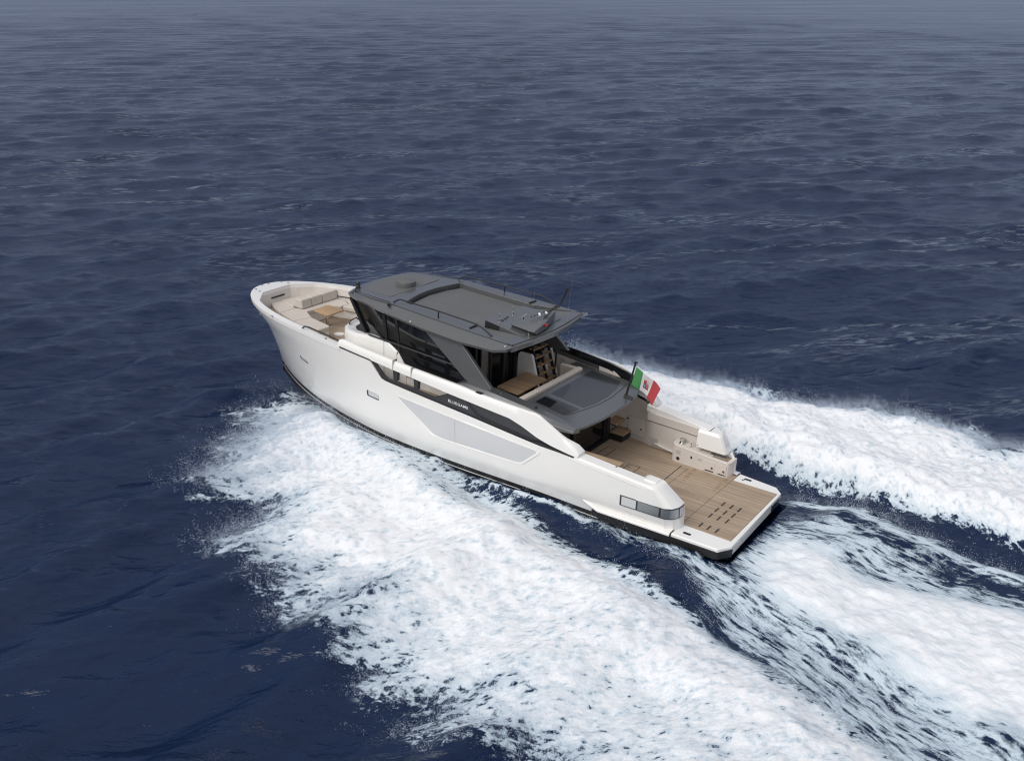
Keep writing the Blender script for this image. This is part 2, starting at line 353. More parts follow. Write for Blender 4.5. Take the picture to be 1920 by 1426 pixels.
for s in (1, -1):
    # black inset strip with opening frame
    low = [(5.25, 2.33), (6.4, 2.33), (9.22, 2.59), (11.5, 2.76), (12.7, 2.86), (12.9, 2.91), (13.36, 3.39), (13.45, 3.45)]
    fr = [(13.30, 3.50), (13.22, 3.45), (12.78, 3.04), (12.6, 2.97), (11.5, 2.91), (10.62, 2.84), (10.45, 2.86), (10.0, 3.15), (9.33, 3.12), (7.55, 2.98), (7.07, 2.84), (6.49, 2.6), (5.98, 2.47), (5.25, 2.36)]
    side_patch(low+fr, -.05, .05, s).build('side_strip', DARK, yacht, base=YB)
    g = [(9.22, 2.98), (9.34, 3.08), (9.22, 3.08), (8.82, 2.76), (8.5, 2.69), (6.3, 2.44), (6.3, 2.36), (8.55, 2.60), (8.9, 2.67)]
    side_patch([(6.7, 2.39), (5.16, 2.30), (5.16, 2.355), (6.5, 2.47)], .016, .04, s).build('rim_trim', BLACK, yacht, base=YB)
    side_patch(g, -.040, .03, s).build('strip_groove', BLACK, yacht, base=YB)
    # grey hull window in its recess
    outer = [(12.32, 2.48), (6.42, 2.14), (6.40, 2.06), (7.05, 1.47), (7.25, 1.44), (10.35, 1.36), (10.72, 1.42)]
    side_patch(roundpoly(outer, .12), .003, .02, s).build('window_recess', WHITE, yacht, base=YB)
    ins = [(12.2, 2.44), (6.55, 2.11), (6.52, 2.06), (7.1, 1.53), (7.3, 1.50), (10.3, 1.42), (10.68, 1.48)]
    lp = roundpoly(outer, .12, 5); ring_pts = []
    for a, b in zip(lp, lp[1:]+lp[:1]):
        for t in np.linspace(0, 1, max(2, int(math.dist(a, b)/.3)+1))[:-1]: ring_pts.append((lerp(a[0], b[0], t), lerp(a[1], b[1], t)))
    cx_, cz_ = sum(p[0] for p in ring_pts)/len(ring_pts), sum(p[1] for p in ring_pts)/len(ring_pts)
    rr = []
    for x, z in ring_pts+ring_pts[:1]:
        v = Vector((x-cx_, z-cz_)).normalized()*.03
        rr.append([(x+v.x, s*(YH(x, z)+.001), z+v.y), (x, s*(YH(x, z)+.022), z), (x-v.x, s*(YH(x, z)+.001), z-v.y)])
    m = MB().loft(rr, closed=False, caps=False); part(m, 'window_surround', WHITE, ang=10)
    hw = side_patch(roundpoly(ins, .1), .007, .02, s).build('hull_window', HULLGL, yacht, base=YB)
    side_patch([(9.735, 1.45), (9.75, 1.45), (9.755, 2.28), (9.74, 2.28)], .0095, .01, s).build('window_joint', VENT, hw)
    hw.children[0].data.transform(Matrix.Translation((-8, 0, 0)))
    for (xc, zc, w, h) in ((17.28, 2.31, .58, .24), (13.37, 2.14, .66, .30)):
        P = [(xc-w/2, zc-h/2-.02), (xc+w/2, zc-h/2+.03), (xc+w/2, zc+h/2+.02), (xc-w/2, zc+h/2-.03)]
        po = side_patch(roundpoly(P, .06), .004, .02, s, step=.2).build('porthole', WHITE, yacht, base=YB)
        Q = [(xc+(a-xc)*.86, zc+(b-zc)*.78) for a, b in P]
        side_patch(roundpoly(Q, .04), .007, .02, s, step=.2).build('porthole_frame', BLACK, po, base=YB)
        Q = [(xc-.035+(a-xc)*.74, zc+.02+(b-zc)*.62) for a, b in P]
        side_patch(roundpoly(Q, .03), .010, .02, s, step=.2).build('porthole_glass', HULLGL, po, base=YB)
    # white upper band that sweeps down to the aft rim
    bt = [(14.95, 3.80), (14.85, 3.84), (12.39, 3.68), (11.61, 3.62), (9.59, 3.52), (8.98, 3.46), (6.75, 3.36), (6.55, 3.33), (6.2, 3.14), (5.14, 2.60), (5.0, 2.42)]
    bb = [(5.05, 2.33), (5.25, 2.36), (5.98, 2.47), (6.49, 2.60), (7.07, 2.84), (7.55, 2.98), (9.33, 3.12), (10.0, 3.17), (11.8, 3.34), (13.4, 3.48), (14.9, 3.585)]
    top = {}
    m = MB(); n = 60; xs = np.linspace(5.02, 14.95, n); rings = []
    for x in xs:
        zt = float(np.interp(x, [a for a, _ in bt[::-1]], [b for _, b in bt[::-1]])); zb = float(np.interp(x, [a for a, _ in bb], [b for _, b in bb]))
        zt = max(zt, zb+.05); y = YH(x, min(zb, 3.5))
        w = float(np.interp(x, [5, 5.25, 5.6, 9, 14.9], [.42, .32, .17, .17, .2]))
        rings.append([(x, s*(y+.005), zb), (x, s*(y-.005), lerp(zb, zt, .5)), (x, s*(y-.05), zt-.03), (x, s*(y-.09), zt), (x, s*(y-w), zt-.005), (x, s*(y-w), zb+.02)])
    m.loft(rings); part(m, 'bulwark_band', WHITE, ang=40)
    # thin joints of the boarding gate in the band
    for xj in (12.35, 11.55):
        m = MB(); y = YH(xj, 3.4); z0 = float(np.interp(xj, [9.3, 13.4], [3.12, 3.48])); m.box(xj-.008, xj+.008, s*(y-.19), s*(y+.009), z0+.004, z0+.34) ; part(m, 'gate_joint', STEELB)
    # black line under the band
    side_patch([(13.3, 3.455), (13.4, 3.46), (14.85, 3.555), (14.85, 3.60), (13.4, 3.50)], .018, .03, s).build('band_seal', BLACK, yacht, base=YB)
    # stanchions in the side opening
    for xs_ in (12.33, 11.42):
        m = MB(); y = YH(xs_, 3.0)-.06
        zb = float(np.interp(xs_, [10.6, 12.7], [2.84, 3.0])); zt = float(np.interp(xs_, [10, 13.4], [3.17, 3.48]))+.03
        m.prism_y([(xs_-.09, zb), (xs_+.07, zb), (xs_+.1, zt), (xs_-.12, zt)], s*y, s*(y-.14)); part(m, 'stanchion', DARK, bevel=.012)
    # rub rail
    m = MB(); rings = []; wp = 2.49 if s > 0 else 2.36; xo = 0 if s > 0 else .14
    path = [(x, YH(x, .75)+.145, (0, 1)) for x in np.linspace(4.45, 1.8, 10)]+[(1.76, 2.53 if s > 0 else 2.49, (0, 1)), (.36+xo, wp-.0, (-.1, 1)), (.25+xo, wp-.04, (-.55, .83)), (.02+xo, wp-.36, (-.8, .6)), (-.02+xo, wp-.45, (-.97, .2)), (-.018+xo, wp-.52, (-1, 0))]
    for i, (x, y, n_) in enumerate(path):
        zt = .70 if x < 1.9 else .72; zb = .44 if x < 4.2 else lerp(.44, .64, (x-4.2)/.25)
        rings.append([(x, s*y, zt), (x, s*y, zb), (x-n_[0]*.16, s*(y-n_[1]*.16), zb), (x-n_[0]*.16, s*(y-n_[1]*.16), zt)])
    m.loft(rings); part(m, 'rub_rail', BLACK, bevel=.015)
    m = MB(); m.box(1.774, 1.784, s*2.3, s*(2.535 if s > 0 else 2.5), .45, .803); part(m, 'platform_joint', BLACK)
    # white ledge above the rub rail
    m = MB(); rings = []
    for x in np.linspace(4.95, 1.79, 14):
        y = YH(x, .8); k = min(1, (4.95-x)/.7); zb = lerp(.92, .715, k); o_ = .02+.14*k
        rings.append([(x, s*(y-.25), .98-.1*k), (x, s*(y+.012), .97-.15*k), (x, s*(y+o_-.02), .96-.16*k), (x, s*(y+o_), .94-.17*k), (x, s*(y+o_), zb), (x, s*(y-.05), zb)])
    m.loft(rings); part(m, 'hull_ledge', WHITE, bevel=.01)
# maker's lettering on the strip
for s in (1, -1):
    cu = bpy.data.curves.new('lettering', 'FONT'); cu.body = 'BLUEGAME'; cu.size = .135; cu.space_character = 1.32; cu.offset = .0015; cu.extrude = .002; cu.align_x = 'CENTER'; cu.align_y = 'CENTER'
    t = bpy.data.objects.new('lettering', cu); COL.objects.link(t); bpy.context.view_layer.update()
    me = bpy.data.meshes.new_from_object(t.evaluated_get(bpy.context.evaluated_depsgraph_get())); bpy.data.objects.remove(t)
    me.materials.clear(); me.materials.append(SIGNW)
    o = bpy.data.objects.new('lettering', me); COL.objects.link(o); o.parent = yacht
    xc, zc = 9.62, 2.86
    for v in me.vertices:
        a, b, c = v.co
        x = xc-s*a; z = zc+b+(x-xc)*.068
        v.co = (x-8, s*(YH(x, z)-.047+.003+c), z)

# ---- stern: low platform, decks, quarters
def plat(x0, x1, off, ch=.32, s2=None):
    w = YH(1, .75)+off
    return [(x1, w+.02), (x1, -w-.02), (x0+ch, -w), (x0, -w+ch*1.4), (x0, w-ch*1.4), (x0+ch, w)]
mb = MB(); mb.prism([(1.772, 2.51), (1.772, -2.47), (.42, -2.33), (.14, -2.04), (.0, 2.02), (.26, 2.46)], .44, .80); part(mb, 'swim_platform', WHITE, bevel=.035, seg=3)
mb = MB(); mb.prism(roundpoly([(.17, 1.80), (1.765, 1.80), (1.765, -1.86), (.23, -1.90)], .04), .78, .806); pt_ = part(mb, 'platform_teak', TEAK)
for x, ys in ((1.30, [(-.3, 0), (.18, .47), (.62, .92)]), (1.02, [(-.3, 0), (.18, .47), (.62, .92)]), (.74, [(-.28, .03), (.18, .47), (.62, .92)]), (1.28, [(1.34, 1.63)]), (1.01, [(1.34, 1.63)]), (.735, [(1.36, 1.65)])):
    for a, b in ys:
        mb = MB(); mb.prism(roundpoly([(x-.04, a-.02), (x+.04, a-.02), (x+.04, b+.02), (x-.04, b+.02)], .03), .80, .8085, 1)
        mb.prism(roundpoly([(x-.024, a), (x+.024, a), (x+.024, b), (x-.024, b)], .02), .80, .8105, 0); mb.build('drain_slot', [BLACK, TEAKB], pt_, base=YB)
mb = MB()
for (a, b) in (((.14, 1.84), (.14, -1.92)),): mb.prism([(.15, 1.8), (.185, 1.8), (.25, -1.9), (.215, -1.9)], .78, .8075)
mb.build('teak_border', TEAKB, pt_, base=YB)
# fittings and emblem recess on the platform
for s in (1, -1):
    mb = MB(); mb.prism(roundpoly([(1.25, s*2.16), (1.5, s*2.16), (1.5, s*2.27), (1.25, s*2.27)], .03), .79, .806); part(mb, 'pop_up_cleat', BLACK)
mb = MB(); mb.lathe((1.5, -2.1, .8), [(.05, 0), (.05, .008), (0, .008)], 14); part(mb, 'deck_fitting', STEELB)
# stern light window on the transom
mb = MB(); mb.prism([(.09, -1.2), (.121, -1.95), (.15, -1.95), (.12, -1.2)], .50, .70); part(mb, 'transom_window', SKYGL, bevel=.01)
# cockpit deck
dk = [(x, YH(x, .9)-.08) for x in np.linspace(1.785, 6.6, 12)]
mb = MB(); mb.prism(dk+[(x, -y) for x, y in dk[::-1]], .70, .80); cd_ = part(mb, 'cockpit_deck', TEAK)
def deck_line(pts, w=.012, name='deck_hatch', m=BLACK, z=.8035, parent=None):
    b = MB()
    for (a, c) in zip(pts[:-1], pts[1:]):
        a, c = Vector(a), Vector(c); d = (c-a).normalized(); n_ = Vector((-d.y, d.x))*w
        b.prism([tuple(a-n_), tuple(c-n_), tuple(c+n_), tuple(a+n_)], .79, z)
    return b.build(name, m, parent or cd_, base=YB)
deck_line([(3.52, .6), (3.57, -1.72)], .014)
deck_line([(5.0, 1.6), (5.0, -.2), (5.0, -.66)], .012, z=.804)
deck_line([(5.03, -.66), (4.6, -.72), (4.6, 1.0)], .01, z=.803)
deck_line([(3.05, -.8), (3.09, -1.8)], .07, 'deck_hatch', TEAKB, .8025)
deck_line([(1.95, -.75), (1.95, -1.85)], .06, 'deck_hatch', TEAKB, .8025)
deck_line([(5.95, .4), (6.25, .4), (6.25, -1.4), (5.95, -1.4), (5.95, .4)], .012, z=.8028)
deck_line([(2.45, .75), (2.45, 1.5)], .06, 'deck_hatch', BRASS, .8026)
deck_line([(3.3, .7), (3.3, -1.7)], .006, z=.8022)
mb = MB(); mb.box(6.1, 6.3, -.42, -.25, .79, .81); mb.build('deck_latch', BLACK, cd_, base=YB)
for x, y in ((2.1, .02), (2.75, 1.0), (2.2, 1.1), (4.9, -.5)):
    mb = MB(); mb.lathe((x, y, .795), [(.035, 0), (.035, .014), (0, .014)], 12); mb.build('deck_drain', STEELB, cd_, base=YB)

def rim_y(x): return YH(x, 2.0)
# port rim cap and inner wall, starboard likewise
for s in (1, -1):
    mb = MB(); rings = []
    for x in np.linspace(2.7, 5.35, 12):
        z = ztop(x); y = YH(x, z)
        w = .45
        rings.append([(x, s*(y+.006), z-.12), (x, s*(y-.0), z+.0), (x, s*(y-.06), z+.045), (x, s*(y-w), z+.04), (x, s*(y-w), z-.2)])
    mb.loft(rings); part(mb, 'aft_rim', WHITE, bevel=.015)
    mb = MB(); rings = []
    for x in np.linspace(2.7, 5.2 if s > 0 else 9.9, 24):
        z = ztop(x) if x < 5.2 else float(np.interp(x, [5.2, 5.6, 6.0, 6.6, 7, 9.9], [2.33, 2.33, 2.5, 2.95, 3.2, 3.45]))
        y = YH(x, 1.8)-.24 if x < 5.4 else YH(x, 1.8)-.17
        yt = YH(x, 2.0)-.43 if x < 5.4 else y
        rings.append([(x, s*(y-.02), .72), (x, s*lerp(y, yt, .8), 1.7), (x, s*yt, z-.03)])
    mb.loft(rings, closed=False, caps=False); part(mb, 'cockpit_lining', WARM if s < 0 else WARM)

def quarter_path(z, x_f, xa, ins):
    sc = lambda x: x_f-(x_f-x)*(x_f-xa)/(x_f-1.68)
    P = [(x, YH(x, z)+.014-ins) for x in np.linspace(x_f, 2.35, 4)]
    w = YH(2.2, z)+.014-ins
    P += [(2.02, w-.015), (1.80, w-.15), (1.70, w-.36), (1.68, w-.56)]
    return [(sc(x), y) for x, y in P]
mb = MB(); rings = []
def q_ring(z, t):                                    # t: 0 rounded foot .. 1 squarer, shorter top
    P = quarter_path(z, 2.98, 1.70, 0); w = YH(2.6, z)+.014
    T = [(2.98, w), (2.86, w), (2.74, w), (2.62, w-.004), (2.50, w-.03), (2.42, w-.12), (2.37, w-.28), (2.36, w-.45)]
    return [(lerp(a[0], b[0], t), lerp(a[1], b[1], t)) for a, b in zip(P, T)]
for z, t, ins in ((.74, -.03, 0), (1.2, -.02, 0), (1.56, .02, 0), (2.06, .86, 0), (2.12, .95, .03), (2.14, 1.0, .07)):
    P = q_ring(z, t); x1 = P[-1][0]; yi = 1.74+.24*max(0, z-1.3)
    P = [(x+ins*.6*(x < 2.9), max(y-ins, yi+.04+.02*k)) for k, (x, y) in enumerate(P[::-1])][::-1]
    rings.append([(x, y, z) for x, y in P]+[(x1+.02, yi+.03, z), (x1+.08, yi, z), (2.6, yi, z), (2.98, yi, z)])
mb.loft(rings); part(mb, 'stern_quarter', WHITE, ang=20, bevel=.03)
mb = MB(); mb.prism_y([(3.0, 2.08), (2.95, 2.15), (2.86, 2.19), (2.52, 2.18), (2.45, 2.12)], 2.34, 1.98); part(mb, 'quarter_top', WHITE, bevel=.05, seg=4)
def lens(name, z0, z1, off, m, t0, t1, parent=None):
    Pth = [(x, YH(x, .5*(z0+z1))+.014) for x in (3.55, 3.3)]+quarter_path(.5*(z0+z1), 2.98, 1.675, 0)+[(1.71, 1.86)]
    L_ = [0]
    for a, b in zip(Pth[:-1], Pth[1:]): L_.append(L_[-1]+math.dist(a, b))
    px_, py_ = [p[0] for p in Pth], [p[1] for p in Pth]; t0, t1 = t0*L_[-1], t1*L_[-1]
    ts = sorted(set([t0, t1]+[l for l in L_ if t0 < l < t1])); b = MB(); rings = []
    for t in ts:
        x, y = np.interp(t, L_, px_), np.interp(t, L_, py_)
        d = Vector((np.interp(t+.04, L_, px_)-np.interp(t-.04, L_, px_), np.interp(t+.04, L_, py_)-np.interp(t-.04, L_, py_))); n_ = Vector((d.y, -d.x)).normalized()
        n_ = n_ if n_.y-n_.x > 0 else -n_
        rings.append([(x+n_.x*off, y+n_.y*off, z0), (x+n_.x*off+.02*(x < 1.9), y+n_.y*off, z1), (x-n_.x*.03, y-n_.y*.03, z1), (x-n_.x*.03, y-n_.y*.03, z0)])
    b.loft(rings); return b.build(name, m, parent or yacht, base=YB)
qw = lens('quarter_window', 1.21, 1.55, .010, DARK, .02, .985)
lens('window_glass', 1.237, 1.523, .016, HULLGL, .045, .25, qw); lens('window_glass', 1.237, 1.523, .016, STEELB, .275, .57, qw)  # middle panes in steel: bright reflections put into the glass colour
lens('window_glass', 1.237, 1.523, .016, STEELB, .60, .84, qw); lens('window_glass', 1.237, 1.523, .016, HULLGL, .86, .965, qw)
# port teak ledge inside the rim
mb = MB(); mb.prism([(5.4, 2.42), (5.4, 1.95), (3.85, 1.9), (3.85, 2.34)], 2.12, 2.24); part(mb, 'side_shelf', TEAKB, bevel=.015)
mb = MB(); mb.prism([(5.35, 2.42), (5.35, 2.0), (3.9, 1.95), (3.9, 2.34)], .78, 2.12); part(mb, 'side_locker', WARM)

# ---- starboard quarter: raised lid and wet bar
mb = MB()
w = YH(2.5, 1.9)
rings = []
for z, xa, yo, yi in ((1.52, 2.14, w+.02, 1.97), (1.60, 2.15, w+.02, 1.97), (2.06, 2.40, w-.02, 2.02), (2.15, 2.50, w-.10, 2.08)):
    P = [(3.25, yo), (2.8, yo), (xa+.18, yo-.02), (xa+.02, yo-.15), (xa, yi+.1), (xa+.06, yi), (3.25, yi)]
    rings.append([(x, -y, z) for x, y in P])
mb.loft(rings); part(mb, 'bar_lid', WHITE, bevel=.025, ang=24)
mb = MB(); mb.box(2.86, 2.885, -2.5, -2.12, 2.14, 2.156); part(mb, 'lid_joint', BLACK)
mb = MB(); rings = []
for z, xa in ((.74, 1.9), (1.3, 1.92), (1.5, 2.05)):
    P = [(3.4, w-.02), (2.5, w-.02), (xa+.1, w-.1), (xa, w-.25), (xa, 2.3), (3.4, 2.3)]
    rings.append([(x, -y, z) for x, y in P])
mb.loft(rings); part(mb, 'bar_back', WHITE, bevel=.02)
cx = [(4.12, -2.45), (4.12, -2.1), (4.05, -1.95), (3.9, -1.88), (2.1, -1.84), (1.98, -1.88), (1.93, -2.0), (1.92, -2.45)]
mb = MB(); mb.prism(cx, .76, lambda x, y: 1.34 if x < 3.6 else 1.42); bar = part(mb, 'wet_bar', WARM, bevel=.03, seg=3)
def bp(b, name, m, bev=0): return b.build(name, m, bar, bev, base=YB)
b = MB(); b.box(2.06, 2.85, -2.4, -1.95, 1.33, 1.365); bp(b, 'worktop', TEAKB)
b = MB(); b.box(2.15, 2.75, -2.33, -2.05, 1.36, 1.375); bp(b, 'hotplate', STEELB, .01)
b = MB(); b.box(2.88, 3.15, -2.4, -2.0, 1.34, 1.36); bp(b, 'sink', GLASS)
b = MB(); b.box(3.15, 3.6, -2.43, -2.3, 1.34, 1.58); bp(b, 'splash_panel', STEELB, .01)
b = MB(); b.lathe((3.82, -2.12, 1.42), [(.0, 0), (.10, 0), (.085, .03), (.06, .09), (.085, .14), (.095, .17), (.06, .19), (0, .19)], 20); bp(b, 'capstan', CHROME)
for xx in (3.45, 3.1):
    b = MB(); b.tube([(xx, -2.05, 1.38), (xx, -2.05, 1.56), (xx+.03, -2.0, 1.60), (xx+.12, -1.97, 1.60)], .022, 8); b.tube([(xx-.09, -2.05, 1.60), (xx+.10, -2.05, 1.60)], .02, 8); bp(b, 'mooring_bitt', CHROME)
for x0, x1 in ((2.45, 2.85), (2.03, 2.38)):
    b = MB(); b.box(x0, x1, -1.86, -1.838+.0, .84, 1.22); d = bp(b, 'bar_door', WARM, .006)
    b = MB(); b.lathe((0, 0, 0), [(.04, 0), (.04, .012), (0, .012)], 12); b.v = [(x0+.08+x, -1.835+z, 1.0+y) for x, y, z in b.v]; b.build('door_latch', BRASS, d, base=YB)
    b = MB(); b.box(x0+.02, x1-.08, -1.84, -1.828, .86, .895); b.build('door_vent', DARK, d, base=YB)
for xx, zz_ in ((3.05, 1.1), (2.95, 1.1)):
    pass
b = MB(); b.box(2.93, 3.06, -1.872, -1.848, 1.13, 1.2); bp(b, 'socket', VENT)
b = MB(); b.box(3.28, 3.34, -1.872, -1.852, 1.1, 1.18); bp(b, 'switch', DARK)
b = MB(); b.lathe((0, 0, 0), [(.06, 0), (.06, .015), (0, .015)], 14); b.v = [(3.8+x, -1.875+z, .95+y) for x, y, z in b.v]; bp(b, 'outlet', BLACK)
b = MB(); b.box(3.72, 3.9, -1.895, -1.873, 1.1, 1.25); bp(b, 'vent_grille', VENT)
for xx in (3.45, 2.35):
    b = MB(); b.lathe((0, 0, 0), [(.015, 0), (.015, .01), (0, .01)], 10); b.v = [(xx+x, -1.86+z, .86+y) for x, y, z in b.v]; bp(b, 'courtesy_light', SIGNW)
# wall door, vent and coaming flap on the starboard lining
def wall_y(x, z=1.2):
    y = YH(x, 1.8)-(.24 if x < 5.4 else .17); yt = YH(x, 2.0)-.43 if x < 5.4 else y
    return -(np.interp(z, [.72, 1.7, 2.1], [y-.02, lerp(y, yt, .8), yt]))+.018
def wall_patch(x0, x1, z0, z1, t, name, m, parent=None):
    b = MB(); b.prism_y([(x0, z0), (x1, z0), (x1, z1), (x0, z1)], lambda x, z: wall_y(x, z)-.02, lambda x, z: wall_y(x, z)+t); return b.build(name, m, parent or yacht, .006, base=YB)
wall_patch(5.485, 6.165, .965, 1.635, .004, 'wall_door_seal', VENT)
wd = wall_patch(5.5, 6.15, .98, 1.62, .012, 'wall_door', WARM)
b = MB(); b.lathe((0, 0, 0), [(.035, 0), (.035, .015), (0, .015)], 12); b.v = [(5.6+x, wall_y(5.6)+.014+z, 1.25+y) for x, y, z in b.v]; b.build('door_latch', BRASS, wd, base=YB)
for z_ in (1.12, 1.52):
    b = MB(); b.box(6.13, 6.2, wall_y(6.1), wall_y(6.1)+.03, z_-.02, z_+.02); b.build('hinge', BLACK, wd, base=YB)
wall_patch(4.86, 5.15, .86, 1.16, .008, 'wall_vent', VENT)
fl = wall_patch(3.3, 5.28, 1.80, 2.10, .015, 'coaming_flap', WARM)
wall_patch(3.3, 5.30, 1.78, 1.80, .012, 'flap_shadow_gap', DARK)

# ---- aft bulkhead, doors, steps under the overhang
mb = MB(); mb.box(6.62, 6.7, -1.75, 2.42, .8, 2.75); part(mb, 'aft_door_glass', GLASS)
mb = MB()
mb.box(6.52, 6.74, -1.92, -1.72, .8, 2.75); mb.box(6.5, 6.62, -1.92, 2.42, .8, .86); mb.box(6.54, 6.66, .35, .5, .86, 2.7); mb.box(6.5, 6.62, -1.9, 2.42, 2.6, 2.75); mb.box(6.56, 6.66, -1.72, -1.6, .86, 2.6)
part(mb, 'aft_door_frame', BLACK, bevel=.01)
mb = MB(); mb.box(6.7, 7.0, -2.72, -1.85, .8, 2.2); part(mb, 'stair_wall', WARM)
for i, (x0, x1, z) in enumerate(((5.98, 6.5, 1.12), (6.28, 6.75, 1.46))):
    mb = MB(); mb.box(x0, x1, -2.62, -1.93, z-.06, z); st = part(mb, 'step', TEAKT, bevel=.015)
    b = MB(); b.box(x0+.03, x1, -2.6, -1.95, z-.28 if i == 0 else z-.1, z-.06); b.build('step_riser', BLACK, st, base=YB)

# ---- aft overhang deck (sun roof) with skylights
def zo(x, y): return 2.96+.045*(x-6.5)
OV = [(8.0, 2.35), (6.2, 2.45), (5.62, 2.32), (5.42, 1.6), (5.33, .8), (5.30, 0), (5.33, -.8), (5.42, -1.6), (5.62, -2.2), (6.3, -2.5), (8.5, -2.6), (8.5, -2.1), (8.0, -2.1)]
mb = MB(); mb.prism(OV, lambda x, y: zo(x, y)-.20+.10*(x < 5.7), zo); part(mb, 'aft_overhang', GREY, bevel=.03, seg=3)
mb = MB(); mb.prism([(8.0, 2.3), (6.1, 2.35), (5.8, 1.5), (5.75, 0), (5.8, -1.5), (6.1, -2.4), (8.0, -2.5)], 2.68, 2.755); part(mb, 'overhang_ceiling', DARK)
def skylight(P):
    mb = MB(); mb.prism(roundpoly(P, .06), 2.9, lambda x, y: zo(x, y)+.006); return part(mb, 'skylight', SKYGL)
sk1 = skylight([(7.62, .38), (7.62, -2.3), (6.40, -2.2), (6.2, -1.6), (6.08, -.8), (6.1, 0), (6.22, .55)])
sk2 = skylight([(7.62, 1.32), (7.62, .62), (6.24, .72), (6.36, 1.5)])
b = MB(); b.prism(roundpoly([(7.59, .33), (7.6, -.74), (7.44, -.6), (7.14, .38)], .05), 2.91, lambda x, y: zo(x, y)+.0095); b.build('skylight_opening', GLASS, sk1, base=YB)
b = MB(); b.prism(roundpoly([(7.6, 1.28), (7.6, .66), (7.12, .66), (7.0, 1.34)], .03), 2.91, lambda x, y: zo(x, y)+.0095); b.build('skylight_opening', GLASS, sk2, base=YB)
mb = MB(); pts = [(6.3, 1.4), (6.12, .7), (5.98, 0), (5.95, -.8), (6.05, -1.7), (6.15, -2.2)]
mb.tube([(x, y, zo(x, y)) for x, y in pts], .012, 6); part(mb, 'overhang_groove', BLACK)

# ---- grey side coamings that flank the upper cockpit and end in the overhang tips
for s in (1, -1):
    rings = []
    for x in np.linspace(10.0, 5.38, 24):
        yo = YH(x, 3.2)-.16
        zt = float(np.interp(x, [5.45, 6.3, 7.1, 8.5, 9.5, 9.8, 10], [3.06, 3.24, 3.38, 3.52, 3.56, 3.5, 3.40]))
        zb = float(np.interp(x, [5.45, 6.2, 6.7, 10], [2.95, 2.92, 3.0, 3.3]))
        yi = 2.1 if s > 0 else float(np.interp(x, [5.4, 6.0, 6.6, 10], [2.38, 2.5, 2.6, 2.62]))
        yo2 = float(np.interp(x, [5.4, 6.3, 7, 10], [2.5, 2.66, yo, yo])) if x < 7 else yo
        rings.append([(x, s*yo2, zb), (x, s*(yo2-.02), lerp(zb, zt, .6)), (x, s*(yo2-.16), zt), (x, s*(yi+.05), zt-.02), (x, s*yi, zt-.06), (x, s*yi, zb-.1)])
    mb = MB().loft(rings); part(mb, 'coaming', GREY, bevel=.012)
# glossy dark strip on the inside of the starboard coaming
mb = MB(); rings = []
for x in np.linspace(9.2, 5.42, 14):
    z = float(np.interp(x, [5.4, 6.3, 7.1, 8.5, 9.5], [3.02, 3.17, 3.32, 3.46, 3.5])); zl = float(np.interp(x, [5.4, 5.8, 6.6, 7, 9.2], [2.72, 2.74, 2.90, 3.08, 3.30])); y = -float(np.interp(x, [5.4, 6.0, 6.6, 10], [2.38, 2.5, 2.6, 2.62]))+.012
    rings.append([(x, y, z), (x, y, min(zl, z-.05)), (x, y-.02, min(zl, z-.05)), (x, y-.02, z)])
mb.loft(rings); part(mb, 'coaming_panel', GLASS)
mb = MB(); mb.lathe((6.9, 2.32, 3.36), [(.0, 0), (.045, 0), (.045, .03), (0, .035)], 12); part(mb, 'navigation_lamp', BLACK)
mb = MB(); mb.box(8.72, 8.95, 2.68, 2.8, 3.44, 3.475); part(mb, 'mooring_latch', BLACK)
for x, y in ((8.25, 2.35), (6.55, 2.2)):
    mb = MB(); mb.lathe((x, y, float(np.interp(x, [6.3, 7.1, 8.5], [3.22, 3.38, 3.52]))), [(0, 0), (.02, 0), (.02, .02), (0, .02)], 10); part(mb, 'coaming_stud', CHROME)

# ---- upper cockpit
mb = MB(); mb.box(7.9, 10.35, -2.72, 2.1, 2.0, 2.12); part(mb, 'upper_deck', TEAK)
mb = MB()
mb.box(7.85, 8.05, -1.95, 2.0, 2.12, 2.95); part(mb, 'seat_base', WARM)
sofa_v = []
def pad(P, z0, z1, name, m, parent, bev=.05):
    b = MB(); b.prism(P, z0, z1); return b.build(name, m, parent, bev, seg=3, base=YB)
pad([(8.06, -1.9), (8.06, 1.98), (8.55, 1.98), (8.55, -1.9)], 2.12, 2.5, 'seat_base', WARM, yacht)
pad([(7.88, -2.1), (7.88, -.55), (8.1, -.55), (8.1, -2.1)], 2.5, 3.13, 'seat_back', CREAM, yacht)
pad([(7.88, -.54), (7.88, .75), (8.1, .75), (8.1, -.54)], 2.5, 3.13, 'seat_back', CREAM, yacht)
pad([(7.88, .76), (7.88, 2.06), (8.1, 1.85), (8.1, .76)], 2.5, 3.13, 'seat_back', CREAM, yacht)
pad([(7.9, 2.08), (8.75, 2.08), (8.75, 1.84), (8.12, 1.84)], 2.5, 3.20, 'seat_back', CREAM, yacht)
pad([(8.76, 2.08), (9.7, 2.08), (9.7, 1.84), (8.76, 1.84)], 2.5, 3.22, 'seat_back', CREAM, yacht)
pad([(8.08, -2.1), (8.75, -2.1), (8.75, -1.9), (8.1, -1.9)], 2.3, 3.1, 'seat_back', CREAM, yacht)
pad([(8.1, -1.88), (8.1, .3), (8.6, .3), (8.6, -1.88)], 2.45, 2.58, 'seat_cushion', CREAM, yacht)
pad([(8.1, 1.83), (8.1, .32), (8.6, .32), (8.6, 1.83)], 2.45, 2.58, 'seat_cushion', CREAM, yacht)
